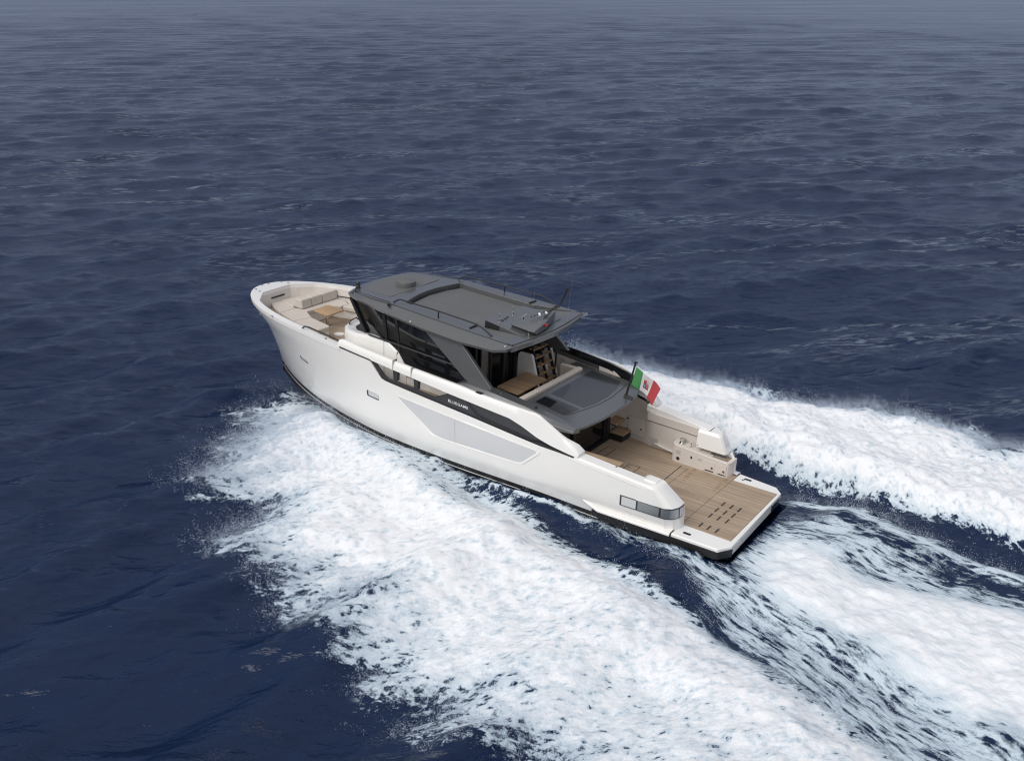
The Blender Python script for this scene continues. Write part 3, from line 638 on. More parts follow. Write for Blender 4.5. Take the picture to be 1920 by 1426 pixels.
# starboard stair housing with ladder up to the hardtop
mb = MB(); mb.prism_y([(10.05, 2.12), (10.0, 3.42), (9.92, 3.5), (9.45, 3.5), (9.38, 3.44), (9.0, 2.12)], -1.08, -1.2); part(mb, 'stair_housing', WHITE, bevel=.03, seg=3)
mb = MB(); mb.prism_y([(9.75, 2.12), (9.7, 3.3), (9.45, 3.36), (9.05, 2.12)], -2.42, -2.5); part(mb, 'stair_housing', WHITE, bevel=.03, seg=3)
mb = MB(); mb.box(9.55, 10.1, -2.45, -1.2, 2.12, 2.3); mb.prism([(9.0, -1.25), (9.0, -2.45), (9.6, -2.45), (9.6, -1.25)], 2.12, 2.22); part(mb, 'stair_plinth', WHITE, bevel=.02)
lad = MB()
for y in (-1.42, -1.84, -2.34):
    lad.prism_y([(9.09, 2.2), (9.18, 2.2), (9.86, 4.25), (9.78, 4.25)], y-.04, y+.04)
ladder = part(lad, 'ladder', BLACK, bevel=.008)
for k in range(6):
    z = 2.42+k*.29; x = 9.17+(z-2.2)/2.05*.68
    b = MB(); b.prism(roundpoly([(x+.12, -1.38), (x+.12, -2.36), (x-.12, -2.36), (x-.15, -1.87), (x-.12, -1.38)], .04), z-.045, z); b.build('tread', TEAKT, ladder, .008, base=YB)
mb = MB(); mb.tube([(9.28, -2.43, 2.3), (9.24, -2.43, 3.2), (9.3, -2.43, 3.3), (9.62, -2.43, 4.05), (9.75, -2.43, 4.6)], .032, 8); part(mb, 'ladder_handrail', BLACK)
mb = MB(); mb.box(8.95, 9.15, wall_y(9)+.0, wall_y(9)+.03, 2.75, 3.02); part(mb, 'wall_vent', VENT, bevel=.01)

# ---- deckhouse
def hs(z): return float(np.interp(z, [2.2, 3.7, 4.9], [1.92, 1.97, 2.16]))
# glass body with a windscreen raked forward
def plan(z):
    t = (z-3.6)/1.4; xa = 10.2; xf = 15.05+.75*t; xc = 14.7+.72*t; yc = 1.52+.12*t
    P = [(xa, hs(z)), (12, hs(z)), (13.6, hs(z)-.02), (xc-.45, lerp(hs(z), yc, .75)+.02), (xc, yc), (xf-.1, yc*.6), (xf, 0)]
    return P+[(x, -y) for x, y in P[-2::-1]]
mb = MB(); mb.loft([[(x, y, z) for x, y in plan(z)] for z in (3.55, 4.3, 5.0)]); part(mb, 'saloon_glass', GLASS, ang=25)
for s in (1, -1):
    mb = MB(); mb.prism_y([(13.0, 2.9), (13.35, 3.7), (9.6, 3.7), (9.6, 2.9)], s*1.96, s*1.86); part(mb, 'lower_side_glass', GLASS)
    mb = MB(); mb.prism_y([(13.2, 2.15), (13.2, 2.92), (9.3, 2.92), (9.3, 2.15)], s*1.99, s*1.86); part(mb, 'house_side', WHITE)
    mb = MB(); mb.box(9.3, 12.6, s*1.985, s*1.995, 2.78, 2.80); part(mb, 'house_side_groove', DARK)
mb = MB(); mb.box(10.2, 10.3, -1.1, 1.9, 2.1, 4.9); part(mb, 'saloon_door_glass', GLASS)
mb = MB()
for y in (-1.15, -.45, .35, .52, 1.2, 1.9): mb.box(10.12, 10.24, y-.05, y+.05, 2.12, 4.85)
part(mb, 'saloon_door_frame', DARK, bevel=.01)
mb = MB()
mb.box(10.08, 10.13, .62, .98, 2.15, 4.7); part(mb, 'door_curtain', STEELB)
# mullions and the sill rail along the side glass
for s in (1, -1):
    mb = MB()
    for x in (13.45, 12.9):
        mb.add([(x-.05, s*(hs(3.6)+.004), 3.6), (x+.05, s*(hs(3.6)+.004), 3.6), (x+.06, s*(hs(4.9)+.004), 4.9), (x-.06, s*(hs(4.9)+.004), 4.9),
                (x-.05, s*(hs(3.6)-.05), 3.6), (x+.05, s*(hs(3.6)-.05), 3.6), (x+.06, s*(hs(4.9)-.05), 4.9), (x-.06, s*(hs(4.9)-.05), 4.9)],
               [(0, 1, 2, 3), (4, 5, 6, 7), (0, 1, 5, 4), (1, 2, 6, 5), (2, 3, 7, 6), (3, 0, 4, 7)])
    part(mb, 'window_mullion', BLACK)
    mb = MB(); mb.tube([(14.3, s*2.0, 3.93), (13.2, s*2.06, 3.92), (9.9, s*2.06, 3.78)], .03, 8); part(mb, 'window_rail', DARK)
    mb = MB(); mb.tube([(x, s*y, z) for x, y, z in ((14.72, 1.58, 3.6), (15.42, 1.70, 5.0))], .06, 8); part(mb, 'windscreen_pillar', BLACK)
    # broad raked pillar
    mb = MB()
    P = [(11.68, 4.86), (10.15, 4.86), (8.62, 3.52), (8.75, 3.48), (9.55, 3.5), (9.7, 3.56)]
    yf = lambda x, z: s*(2.22+.10*(4.9-z)/1.4*1.6)
    mb.prism_y(P, lambda x, z: yf(x, z)-s*.14, yf); part(mb, 'roof_pillar', GREY, bevel=.025, seg=3)
# white fairing around the windscreen foot
def fair(z, k):
    P = [(12.62+.42*k, 2.0), (13.3, 2.02), (14.2, 2.02), (15.0, 1.96), (15.6, 1.75), (16.0, 1.38), (16.25, .8), (16.32, 0)]
    return P
mb = MB()
base_ = [(12.55, 2.02), (12.95, 2.03), (13.4, 2.03), (14.2, 2.03), (15.0, 1.98), (15.65, 1.77), (16.1, 1.36), (16.32, .75), (16.4, 0)]
tz = [3.1, 3.62, 3.93, 3.90, 3.80, 3.74, 3.70, 3.68, 3.68]
full = list(zip(base_, tz)); full = full+[((x, -y), z) for (x, y), z in full[-2::-1]]
rings = []
for (p, z) in full:
    x, y = p; n_ = Vector((max(0, x-14.4)*1.0, y)).normalized(); ins = lambda d: (x-n_.x*d, y-n_.y*d)
    d1, d2 = ins(.06), ins(.42); 
    rings.append([(x, y, 2.2), (x, y, z-.10), (*d1, z-.02), (*ins(.14), z), (*d2, z-.05), (*d2, 2.4)])
mb.loft(rings, closed=True, caps=True); part(mb, 'windscreen_fairing', WHITE, ang=50)
for s in (1, -1):
    mb = MB(); mb.box(13.55, 13.565, s*1.9, s*2.036, 2.5, 3.93); mb.box(12.95, 12.965, s*1.9, s*2.036, 2.4, 3.6); part(mb, 'fairing_joint', STEELB)
    mb = MB(); mb.tube([(15.95, s*1.2, 3.66), (15.98, s*1.2, 3.74), (16.12, s*1.0, 3.76), (16.2, s*.6, 3.76), (16.16, s*.55, 3.68)], .022, 8); part(mb, 'grab_rail', BLACK)
    # rails on the foredeck bulwark
    yb = lambda x: s*(YH(x, 3.6)-.12)
    mb = MB(); mb.tube([(17.0, yb(17.0), ztop(17)+.04), (16.85, yb(16.85), ztop(17)+.15), (16.6, yb(16.6), ztop(17)+.18), (15.4, yb(15.4), ztop(15.4)+.20), (15.0, yb(15.0), ztop(15)+.18)], .028, 8); part(mb, 'bulwark_rail', BLACK)
    mb = MB(); mb.tube([(x, s*(YH(x, 3.6)-.32), 3.28) for x in np.linspace(19.8, 15.6, 10)], .018, 6); part(mb, 'seat_edge_rail', BLACK)

# ---- hardtop
def zr_(x): return 5.26+(min(x, 13.3)-13.3)*.033-.035*max(0, x-13.3)
def hw_top(x): return float(np.interp(x, [7.6, 8.2, 10, 13.4, 15.0, 15.45, 15.6], [2.12, 2.12, 2.08, 1.92, 1.70, 1.5, 1.4]))
FRT = [(15.62, 1.62), (15.78, 1.2), (15.9, .6), (15.94, 0)]
def ring(k):                                        # k = 0 lower lip, 1 outer edge, 2 top crease
    P = []
    for x in (8.05, 8.6, 10, 11.5, 13, 14.2, 15.0, 15.4):
        yo = float(np.interp(x, [8, 10, 11.5, 13, 14.2, 15.0, 15.4], [2.46, 2.44, 2.40, 2.28, 2.10, 1.96, 1.82]))
        zl = float(np.interp(x, [8, 8.6, 9.6, 11.5, 13, 14.5, 15.5], [4.96, 4.80, 4.74, 4.82, 4.92, 5.0, 5.04]))
        if k == 0: P.append((x, yo-.06, zl))
        elif k == 1: P.append((x, yo, zl+.10))
        elif k == 2: P.append((x, lerp(yo, hw_top(x), .75), zr_(x)-.07))
        else: P.append((x, hw_top(x), zr_(x)-.02))
    for x, y in FRT:
        d = {0: .16, 1: 0, 2: .1, 3: .2}[k]; z = {0: 5.04, 1: 5.10, 2: zr_(x)-.04, 3: zr_(x)-.01}[k]
        P.append((x-d, y, z))
    aft = {0: .12, 1: 0, 2: .03, 3: .1}[k]
    A = [(7.98+aft, 1.9), (7.82+aft, 1.0), (7.76+aft, 0)]
    zA = {0: 4.98, 1: 5.03, 2: zr_(7.9)-.02, 3: zr_(7.9)-.01}[k]
    aftp = [(x, y, zA) for x, y in A]
    half = aftp[::-1]+P                             # centre aft -> port -> centre bow
    return half+[(x, -y, z) for x, y, z in half[-2:0:-1]]
def ring4():
    return [(x+(.06 if x < 8.3 else -.06 if x > 15 else 0), y*.96, z-.17) for x, y, z in ring(3)]
mb = MB(); mb.loft([ring(0), ring(1), ring(2), ring(3), ring4()]); roof = part(mb, 'hardtop', GREY, ang=22)
def rp(b, name, m, bev=0, **k): return b.build(name, m, roof, bev, base=YB, **k)
dz = lambda d: (lambda x, y: zr_(x)+d)
# raised frame round the sunken hatch: front, sides, aft
arc = [(13.02, 1.5), (13.16, 1.0), (13.26, .5), (13.29, 0), (13.26, -.5), (13.16, -1.0), (13.02, -1.5)]
b = MB(); b.prism(arc+[(13.02, -1.94), (14.2, -1.84), (15.0, -1.70), (15.35, -1.5), (15.5, -1.2), (15.62, -.6), (15.66, 0), (15.62, .6), (15.5, 1.2), (15.35, 1.5), (15.0, 1.70), (14.2, 1.84), (13.02, 1.94)], dz(-.25), dz(.03)); rp(b, 'roof_frame', GREY, .012)
for s in (1, -1):
    b = MB(); b.prism([(13.02, s*1.94), (13.02, s*1.5), (9.9, s*1.5), (8.42, s*2.0), (8.2, s*2.11), (10, s*2.08)], dz(-.25), dz(.032)); rp(b, 'roof_frame', GREY, .012)
    b = MB(); b.tube([(15.35, s*1.56, zr_(15.35)+.02), (13.4, s*1.86, zr_(13.4)+.02)], .016, 6); rp(b, 'roof_seam', BLACK)
    # handrails
    y = lambda x: s*float(np.interp(x, [9, 13.3], [1.98, 1.80]))
    T = [(13.3, .04), (13.1, .17), (12.95, .22), (11.2, .27), (9.65, .27), (9.4, .22), (8.95, .04)]
    b = MB(); b.tube([(x, y(x), zr_(x)+d) for x, d in T], .026, 8); hr = rp(b, 'roof_rail', BLACK)
    b = MB(); b.tube([(11.25, y(11.25), zr_(11.25)+.03), (11.25, y(11.25), zr_(11.25)+.26)], .024, 8); b.build('rail_post', BLACK, hr, base=YB)
    b = MB(); b.tube([(9.9, y(9.9)-s*.02, zr_(9.9)+.05), (9.9, s*1.5, zr_(9.9)+.06)], .03, 8); b.build('rail_bracket', BLACK, hr, base=YB)
b = MB(); b.prism([(8.40, 2.0), (8.40, -2.0), (8.1, -2.1), (8.06, -1.9), (7.93, -.9), (7.88, 0), (7.93, .9), (8.06, 1.9), (8.1, 2.1)], dz(-.25), dz(.02)); rp(b, 'roof_frame', GREY, .012)
b = MB(); b.prism([(13.85, 1.35), (13.85, -1.35), (15.2, -1.25), (15.45, -.6), (15.5, 0), (15.45, .6), (15.2, 1.25)], dz(-.04), dz(.036)); rp(b, 'front_panel', GREYS, .006)
b = MB(); b.prism([(12.9, 1.48), (13.1, .9), (13.2, 0), (13.1, -.9), (12.9, -1.48), (9.9, -1.48), (9.9, 1.48)], dz(-.2), dz(-.13)); sun = rp(b, 'sunroof', GREYS)
b = MB(); b.prism([(12.95, .28), (12.95, .26), (9.9, .26), (9.9, .28)], dz(-.14), dz(-.126)); b.build('sunroof_seam', GREY, sun, base=YB)
# mast deck
b = MB(); b.prism([(9.9, 1.1), (9.8, -.95), (8.4, -1.2), (8.25, -1.0), (8.25, 1.1), (8.4, 1.25)], dz(-.22), lambda x, y: zr_(x)+.045+.09*max(0, min(1, (x-8.4)/1.4))); rp(b, 'mast_deck', GREY, .015)
for s in (1, -1):
    b = MB(); b.prism_y([(9.84, 5.02), (9.84, 5.25), (8.45, 5.13), (8.45, 5.09)], lambda x, z: s*(1.125 if s > 0 else 1.0+.14*(9.84-x)/1.4), lambda x, z: s*(1.165 if s > 0 else 1.03+.14*(9.84-x)/1.4)); rp(b, 'mast_deck_side', BLACK)
b = MB(); b.prism([(9.88, 1.2), (8.40, 1.25), (8.40, 2.0), (9.88, 1.5)], dz(-.2), lambda x, y: zr_(x)+(-.11 if x > 9 else .01)); b2 = rp(b, 'side_hatch', GREYS)
b = MB(); b.prism([(9.88, -1.0), (8.40, -1.25), (8.40, -1.98), (9.88, -1.45)], dz(-.2), lambda x, y: zr_(x)+(-.11 if x > 9 else .01)); rp(b, 'side_hatch', GREYS)
# wing mast with electronics
b = MB()
P0 = [(8.95, .95), (8.1, 1.02), (7.95, .98), (8.05, .2), (8.35, -.85), (8.5, -.85), (8.75, -.2)]
b.loft([[(x+.0, y*.9, zr_(x)+.06) for x, y in P0], [(x+.02, y, zr_(x)+.17+.10*(1-y)*.6) for x, y in P0], [(lerp(x, 8.4, .12), y*.95, zr_(x)+.2+.12*(1-y)*.6) for x, y in P0]])
mast = rp(b, 'mast_wing', GREY, .01)
b = MB(); b.tube([(8.35, .1, 5.3), (8.3, -.5, 5.55), (8.15, -.72, 5.72), (7.98, -.74, 6.12), (7.94, -.70, 6.28)], .02, 8); b.tube([(8.45, -.3, 5.42), (8.32, -.62, 5.62), (8.2, -.88, 5.72), (8.03, -.9, 6.1), (7.94, -.86, 6.28)], .02, 8); b.tube([(7.94, -.70, 6.28), (7.94, -.86, 6.28)], .03, 8); b.tube([(7.93, -.78, 6.27), (7.9, -.78, 6.36)], .05, 8); b.build('mast', BLACK, mast, base=YB)
b = MB()
for i in range(9): b.lathe((8.62-.045*i, .25-.12*i, 5.44+.02*i), [(.0, -.02), (.03, -.01), (.035, .02), (0, .04)], 8)
b.build('light_bar', DARK, mast, base=YB)
for x, y in ((8.5, -.05), (8.42, -.35)):
    b = MB(); b.lathe((x, y, 5.44), [(0, 0), (.05, 0), (.06, .05), (.03, .09), (0, .1)], 12); b.build('navigation_lamp', SIGNW, mast, base=YB)
b = MB(); b.lathe((8.02, .25, 5.3), [(0, -.05), (.05, -.04), (.06, 0), (.05, .04), (0, .05)], 12); b.build('signal_lamp', REDL, mast, base=YB)
for x, y, h, r in ((8.12, 1.12, 1.55, .004), (7.98, -.95, 1.6, .004)):
    b = MB(); b.tube([(x, y, zr_(x)), (x, y, zr_(x)+.12)], .03, 8); b.tube([(x, y, zr_(x)+.12), (x-.12, y-.05, zr_(x)+h)], r, 6, r1=.002); rp(b, 'whip_antenna', STEELB)
for x, y in ((9.42, .95), (9.48, .08)):
    b = MB(); b.lathe((x, y, zr_(x)+.05), [(0, 0), (.045, 0), (.035, .05), (.015, .1), (.03, .12), (.03, .2), (.01, .22), (.015, .36), (0, .38)], 12); rp(b, 'gps_antenna', STEELB)
for x, y in ((9.46, .72), (9.48, .53), (9.52, .35)):
    b = MB(); b.lathe((x, y, zr_(x)+.05), [(0, 0), (.05, 0), (.055, .05), (.04, .09), (0, .1)], 12); rp(b, 'antenna_dome', DARK)
b = MB(); b.lathe((8.95, .25, zr_(8.95)+.05), [(0, 0), (.05, 0), (.03, .08), (.03, .22), (0, .23)], 12); b.tube([(8.95, .25-.2, zr_(8.95)+.30), (8.95, .25, zr_(8.95)+.26), (8.95, .25+.2, zr_(8.95)+.30)], .022, 8); rp(b, 'wind_sensor', CHROME)
# satellite dome on the front panel, stubby lamp at the corner
b = MB(); b.lathe((14.3, -.02, zr_(14.3)), [(0, .005), (.30, .005), (.345, .04), (.35, .16), (.33, .22), (.27, .245), (0, .25)], 32); rp(b, 'satellite_dome', GREYS)
b = MB(); b.lathe((15.45, 1.28, zr_(15.45)-.01), [(0, 0), (.11, 0), (.105, .05), (.085, .06), (.09, .13), (.075, .15), (.075, .26), (.05, .29), (0, .29)], 18); rp(b, 'camera_lamp', DARK)
b = MB(); b.lathe((13.35, 2.0, zr_(13.35)-.05), [(0, 0), (.055, 0), (.055, .08), (0, .09)], 14); rp(b, 'navigation_lamp', BLACK)
for x, y, z in ((12.1, 2.33, 5.0), (8.2, 2.3, 5.08)):
    b = MB(); b.lathe((x, y, z), [(0, 0), (.022, 0), (.02, .03), (0, .035)], 8); rp(b, 'courtesy_light', SIGNW)
# soffit under the hardtop
b = MB(); b.prism([(8.2, 2.2), (13, 2.1), (15.4, 1.6), (15.4, -1.6), (13, -2.1), (8.2, -2.2)], 4.86, 4.9); rp(b, 'soffit', DARK)

# ---- triangular windbreaks beside the starboard pillar foot
mb = MB(); mb.box(9.0, 9.05, -2.75, -2.62, 3.5, 3.62)
part(mb, 'pillar_foot', BLACK)

# ================================================================== THINGS ABOARD
def thing(mb, name, m, base, label, cat, group=None, bevel=0, seg=2, ang=40):
    o = mb.build(name, m, None, bevel, seg=seg, base=base, ang=ang); place(o, base); return tag(o, label, cat, group)
# upper cockpit table
t = empty('table', (9.15, -.15, 2.12), 'oblong teak table in the upper cockpit between ladder and cream seats', 'table')
b = MB(); b.prism(roundpoly([(9.6, -1.05), (9.6, .72), (8.66, .78), (8.66, -.98)], .04), 2.77, 2.83); b.build('tabletop', TEAKT, t, .012, base=(9.15, -.15, 2.12))
for y in (-.7, .45):
    b = MB(); b.box(9.0, 9.3, y-.05, y+.05, 2.12, 2.77); b.build('leg', BLACK, t, .01, base=(9.15, -.15, 2.12))
# bow table
BTZ = 3.28
t = empty('table', (18.6, -.28, 2.62), 'square teak table on a steel post on the foredeck among beige cushions', 'table')
b = MB(); b.prism(roundpoly([(19.05, .05), (19.03, -.82), (18.14, -.74), (18.12, .22)], .03), BTZ-.05, BTZ); b.build('tabletop', TEAKT, t, .01, base=(18.6, -.28, 2.62))
b = MB(); b.tube([(18.6, -.28, 2.62), (18.6, -.28, BTZ-.05)], .06, 14); b.lathe((18.6, -.28, 2.62), [(0, 0), (.22, 0), (.2, .03), (0, .035)], 20); b.build('pedestal', CHROME, t, base=(18.6, -.28, 2.62))
# seat plinths (fixed)
mb = MB(); mb.prism([(20.9, .35), (19.9, .9), (18.75, 1.22), (18.6, .55), (19.3, .0), (19.2, -1.85), (20.4, -1.6), (21.0, -.7)], 2.62, 3.02); part(mb, 'sofa_plinth', WHITE, bevel=.02)
mb = MB(); mb.prism([(18.7, 1.2), (17.45, 1.28), (17.45, .8), (18.62, .62)], 2.62, 3.0); part(mb, 'sofa_plinth', WHITE, bevel=.02)
mb = MB(); mb.prism([(19.3, -1.2), (19.2, -1.98), (16.7, -2.15), (16.7, -1.5), (18.4, -1.45)], 2.62, 3.02); part(mb, 'sofa_plinth', WHITE, bevel=.02)
CG = 'loose cushions of the foredeck lounge'
def cush(P, z0, z1, label, top=None, bev=.045):
    c = (sum(p[0] for p in P)/len(P), sum(p[1] for p in P)/len(P), z0)
    b = MB(); b.prism(P, z0, z1)
    if top is not None:
        n = len(P); b.v[n:] = [(x+top*(.5 if 1 else 0)*(1 if x < c[0] else -1), y, z) for x, y, z in b.v[n:]]
    return thing(b, 'cushion', FABRIC, c, label, 'cushion', CG, bevel=bev, seg=4, ang=50)
g = .008
cush([(21.02, .40), (20.5, .70), (19.93, .94), (19.88, .15), (20.25, .1), (21.08, -.05)], 3.0, 3.2, 'flat beige seat cushion foremost on the near side, beside the bow teak strip')
cush([(21.06, -.07), (20.24, .08), (20.1, .08), (20.1, -.72), (21.0, -.74)], 3.0, 3.2, 'flat beige sunpad cushion at the very front, ahead of the cut bolster')
cush([(20.98, -.76), (20.1, -.74), (20.1, -1.62), (20.3, -1.68), (20.75, -1.25)], 3.0, 3.2, 'flat beige sunpad cushion at the far front corner by the teak triangle')
cush([(19.91, .945), (19.3, 1.15), (18.82, 1.30), (18.64, .52), (19.3, .14), (19.86, .14)], 3.0, 3.2, 'flat beige corner cushion between the foremost pad and the chaise cushion')
cush([(18.80, 1.31), (18.1, 1.40), (17.40, 1.42), (17.36, .86), (17.44, .78), (18.62, .54)], 2.98, 3.2, 'long beige chaise cushion aftmost on the near side, nearest the grab rail')
cush([(19.86, .12), (19.3, .12), (19.28, .0), (19.22, -.5), (19.24, -.92), (19.5, -.92), (19.86, -.92)], 3.0, 3.19, 'flat beige seat cushion under the near backrest bolster, facing the teak table')
cush([(19.86, -.94), (19.24, -.94), (18.75, -1.2), (18.68, -1.60), (19.2, -1.86), (19.86, -1.82)], 3.0, 3.19, 'flat beige seat cushion in the far corner behind the teak table')
cush([(18.66, -1.62), (18.7, -1.25), (17.6, -1.4), (16.8, -1.45), (16.8, -2.15), (19.1, -1.9)], 3.0, 3.19, 'beige side cushion along the far bulwark, running under the hardtop front')
cush([(19.98, .14), (19.52, .14), (19.52, -.40), (19.98, -.40)], 3.2, 3.56, 'raised beige backrest bolster with sloping side, nearest the camera of the three', top=.12)
cush([(19.96, -.42), (19.52, -.42), (19.52, -1.0), (19.96, -1.0)], 3.2, 3.56, 'raised beige backrest bolster in the middle, directly beyond the teak table', top=.12)
cush([(19.94, -1.02), (19.5, -1.02), (19.5, -1.82), (19.94, -1.80)], 3.2, 3.56, 'raised beige backrest bolster at the far end beside the hardtop', top=.12)
# triangular teak step in the bow, sofa edge trim, deck drain
for s in (1, -1):
    xs = np.linspace(16.9, 20.85, 16); o_ = [(x, min(YH(x, 3.05)-.09, YH(x, 3.6)-.30)) for x in xs]
    i_ = [(x, float(np.interp(x, [17.0, 17.4, 18.8, 19.9, 20.5, 21.0], [1.47, 1.45, 1.33, .97, .73, .43]))) for x in xs]
    mb = MB(); mb.prism([(x, s*y) for x, y in o_]+[(x, s*min(b, a-.02)) for (x, b), (_, a) in list(zip(i_, o_))[::-1]], 2.98, 3.06); part(mb, 'side_shelf', TEAK)
mb = MB(); mb.prism([(20.75, -1.55), (20.35, -1.55), (20.45, -2.0), (20.75, -1.75)], 2.95, 3.2); part(mb, 'bow_step', TEAKT, bevel=.01)
mb = MB(); mb.lathe((17.6, .1, 2.62), [(0, 0), (.2, 0), (.2, .02), (.16, .025), (0, .02)], 24); part(mb, 'table_socket', WHITE)

# ---- ensign on its raked staff
FB = (5.63, -1.2, 2.93)
fl_ = empty('ensign', FB, 'Italian ensign, green white and red, flying from a black staff at the stern', 'flag')
b = MB(); b.tube([(5.63, -1.2, 2.9), (5.36, -1.2, 4.22)], .04, 10, r1=.034); b.lathe((5.355, -1.2, 4.22), [(0, 0), (.07, 0), (.07, .03), (0, .035)], 12); b.tube([(5.68, -1.2, 2.96), (5.42, -1.2, 2.93), (5.36, -1.2, 2.92)], .06, 8); b.build('flagpole', BLACK, fl_, .0, base=FB)
P0, P1 = Vector((5.325, -1.2, 4.08)), Vector((5.46, -1.2, 3.40))
def flag_pt(u, v, off=0):                            # u along the fly, v down the hoist
    h = P0.lerp(P1, v)
    d = Vector((-1.0*u, .10*math.sin(u*6.2+v*1.5)*min(1, u*2)+.16*u, -.30*u*u-.16*u+.05*math.sin(u*7+1.2*v)*u))
    p = h+d
    if u > .66: p += Vector((.06*(v-.5), 0, .05*(v-.5)*(u-.66)*3))
    return Vector((p.x, p.y+off, p.z))
def flag_mesh(u0, u1, name, m, nu=14, nv=14, off=0., v0=0., v1=1., parent=None):
    b = MB()
    for o_ in (off,):
        V = [tuple(flag_pt(lerp(u0, u1, i/nu), lerp(v0, v1, j/nv), o_)) for i in range(nu+1) for j in range(nv+1)]
        F = [(i*(nv+1)+j, (i+1)*(nv+1)+j, (i+1)*(nv+1)+j+1, i*(nv+1)+j+1) for i in range(nu) for j in range(nv)]
        b.add(V, F)
    o = b.build(name, m, parent or fl_, base=FB, ang=80); sm = o.modifiers.new('thick', 'SOLIDIFY'); sm.thickness = .003; return o
flag_mesh(0, .335, 'green_band', GREEN); wb = flag_mesh(.335, .665, 'white_band', FWHITE); flag_mesh(.665, 1, 'red_band', RED)
# arms on the white band: gold-edged shield with four quarters
for sgn in (1, -1):
    f = lambda u0, u1, v0, v1, m, k, nm='emblem': flag_mesh(u0, u1, nm, m, 4, 4, sgn*(.004+.002*k), v0, v1, wb)
    f(.415, .585, .27, .73, GOLD, 0)
    f(.425, .498, .30, .49, RED, 1); f(.502, .575, .30, .49, FWHITE, 1); f(.425, .498, .51, .70, BLUE, 1); f(.502, .575, .51, .70, RED, 1)
    f(.533, .544, .30, .49, RED, 2); f(.502, .575, .385, .405, RED, 2)
    f(.456, .467, .33, .46, GOLD, 2); f(.456, .467, .54, .67, FWHITE, 2); f(.437, .486, .595, .615, FWHITE, 2); f(.534, .544, .54, .67, FWHITE, 2); f(.514, .563, .595, .615, FWHITE, 2)

# ================================================================== SEA
def vnoise(x, y, seed):
    r = np.random.default_rng(seed).random((256, 256)).astype(np.float32)
    xi = np.floor(x).astype(np.int64); yi = np.floor(y).astype(np.int64); fx = (x-xi); fy = (y-yi)
    fx = fx*fx*fx*(fx*(fx*6-15)+10); fy = fy*fy*fy*(fy*(fy*6-15)+10)
    a = r[xi % 256, yi % 256]; b_ = r[(xi+1) % 256, yi % 256]; c = r[xi % 256, (yi+1) % 256]; d = r[(xi+1) % 256, (yi+1) % 256]
    return (a*(1-fx)+b_*fx)*(1-fy)+(c*(1-fx)+d*fx)*fy
def fbm(x, y, sc, oct_, seed, gain=.5):
    s_ = 0; a = 1; t = 0
    for o_ in range(oct_):
        s_ = s_+a*vnoise(x*sc+17.3*o_, y*sc-9.1*o_, seed+o_); t += a; a *= gain; sc *= 2.03
    return s_/t
def axis_(lo, hi, d, flo, fhi, gr):
    mid = np.arange(lo, hi+d*.5, d); up_ = []; x = hi; s_ = d
    while x < fhi: s_ *= gr; x += s_; up_.append(x)
    dn = []; x = lo; s_ = d
    while x > flo: s_ *= gr; x -= s_; dn.append(x)
    return np.array(dn[::-1]+list(mid)+up_)
def axis2(lo, hi, d, flo, fhi, g0, g1):
    a = axis_(lo, hi, d, flo, hi, g0); b = axis_(lo, hi, d, lo, fhi, g1); return np.concatenate([a, b[b > hi+1e-6]])
DX = .085
gx = axis2(-13, 26, DX, -1200, 1400, 1.05, 1.0085); gy = axis2(-22, 16, DX, -1500, 500, 1.0085, 1.05)
X, Y = np.meshgrid(gx, gy, indexing='ij'); X = X.astype(np.float32); Y = Y.astype(np.float32)
sx = np.gradient(gx)[:, None]; sy = np.gradient(gy)[None, :]; sp_ = np.maximum(sx, sy).astype(np.float32)
H = np.zeros_like(X)
wd_ = math.atan2(-.81, .58)+R(8)                     # waves run away from the camera, crests across the view
wr = np.random.default_rng(5)
for i in range(150):
    lam = math.exp(wr.uniform(math.log(.45), math.log(13))); th = wd_+wr.normal(0, .40)*(1.2 if lam < 3 else .8)
    k = 2*math.pi/lam; a = .0235*lam/(2*math.pi)*(1.05 if lam < 2 else 1.0 if lam < 6 else .6)
    fade = np.clip((lam/sp_-2.3)/2.5, 0, 1)
    ph = k*(X*math.cos(th)+Y*math.sin(th))+wr.uniform(0, 6.28)
    H += (a*fade*((1-np.abs(np.cos(ph*.5)))*2.2-.8 if lam < 2.2 else np.sin(ph)+.2*np.sin(2*ph-1.57))).astype(np.float32)
win = (.35+.65*np.clip((Y+6)/12, 0, 1)).astype(np.float32)
for i in range(9):
    lam = wr.uniform(3.0, 6.5); th = R(-5)+wr.normal(0, .16); k = 2*math.pi/lam; a = .085*lam/(2*math.pi); ph = k*(X*math.cos(th)+Y*math.sin(th))+wr.uniform(0, 6.28)
    H += (a*win*np.clip((lam/sp_-2.3)/2.5, 0, 1)*(np.sin(ph)+.25*np.sin(2*ph-1.57))).astype(np.float32)
H *= (.75+.5*fbm(X, Y, .03, 2, 40)).astype(np.float32)
H += (.55*np.clip(H, -.3, .4)**2).astype(np.float32)

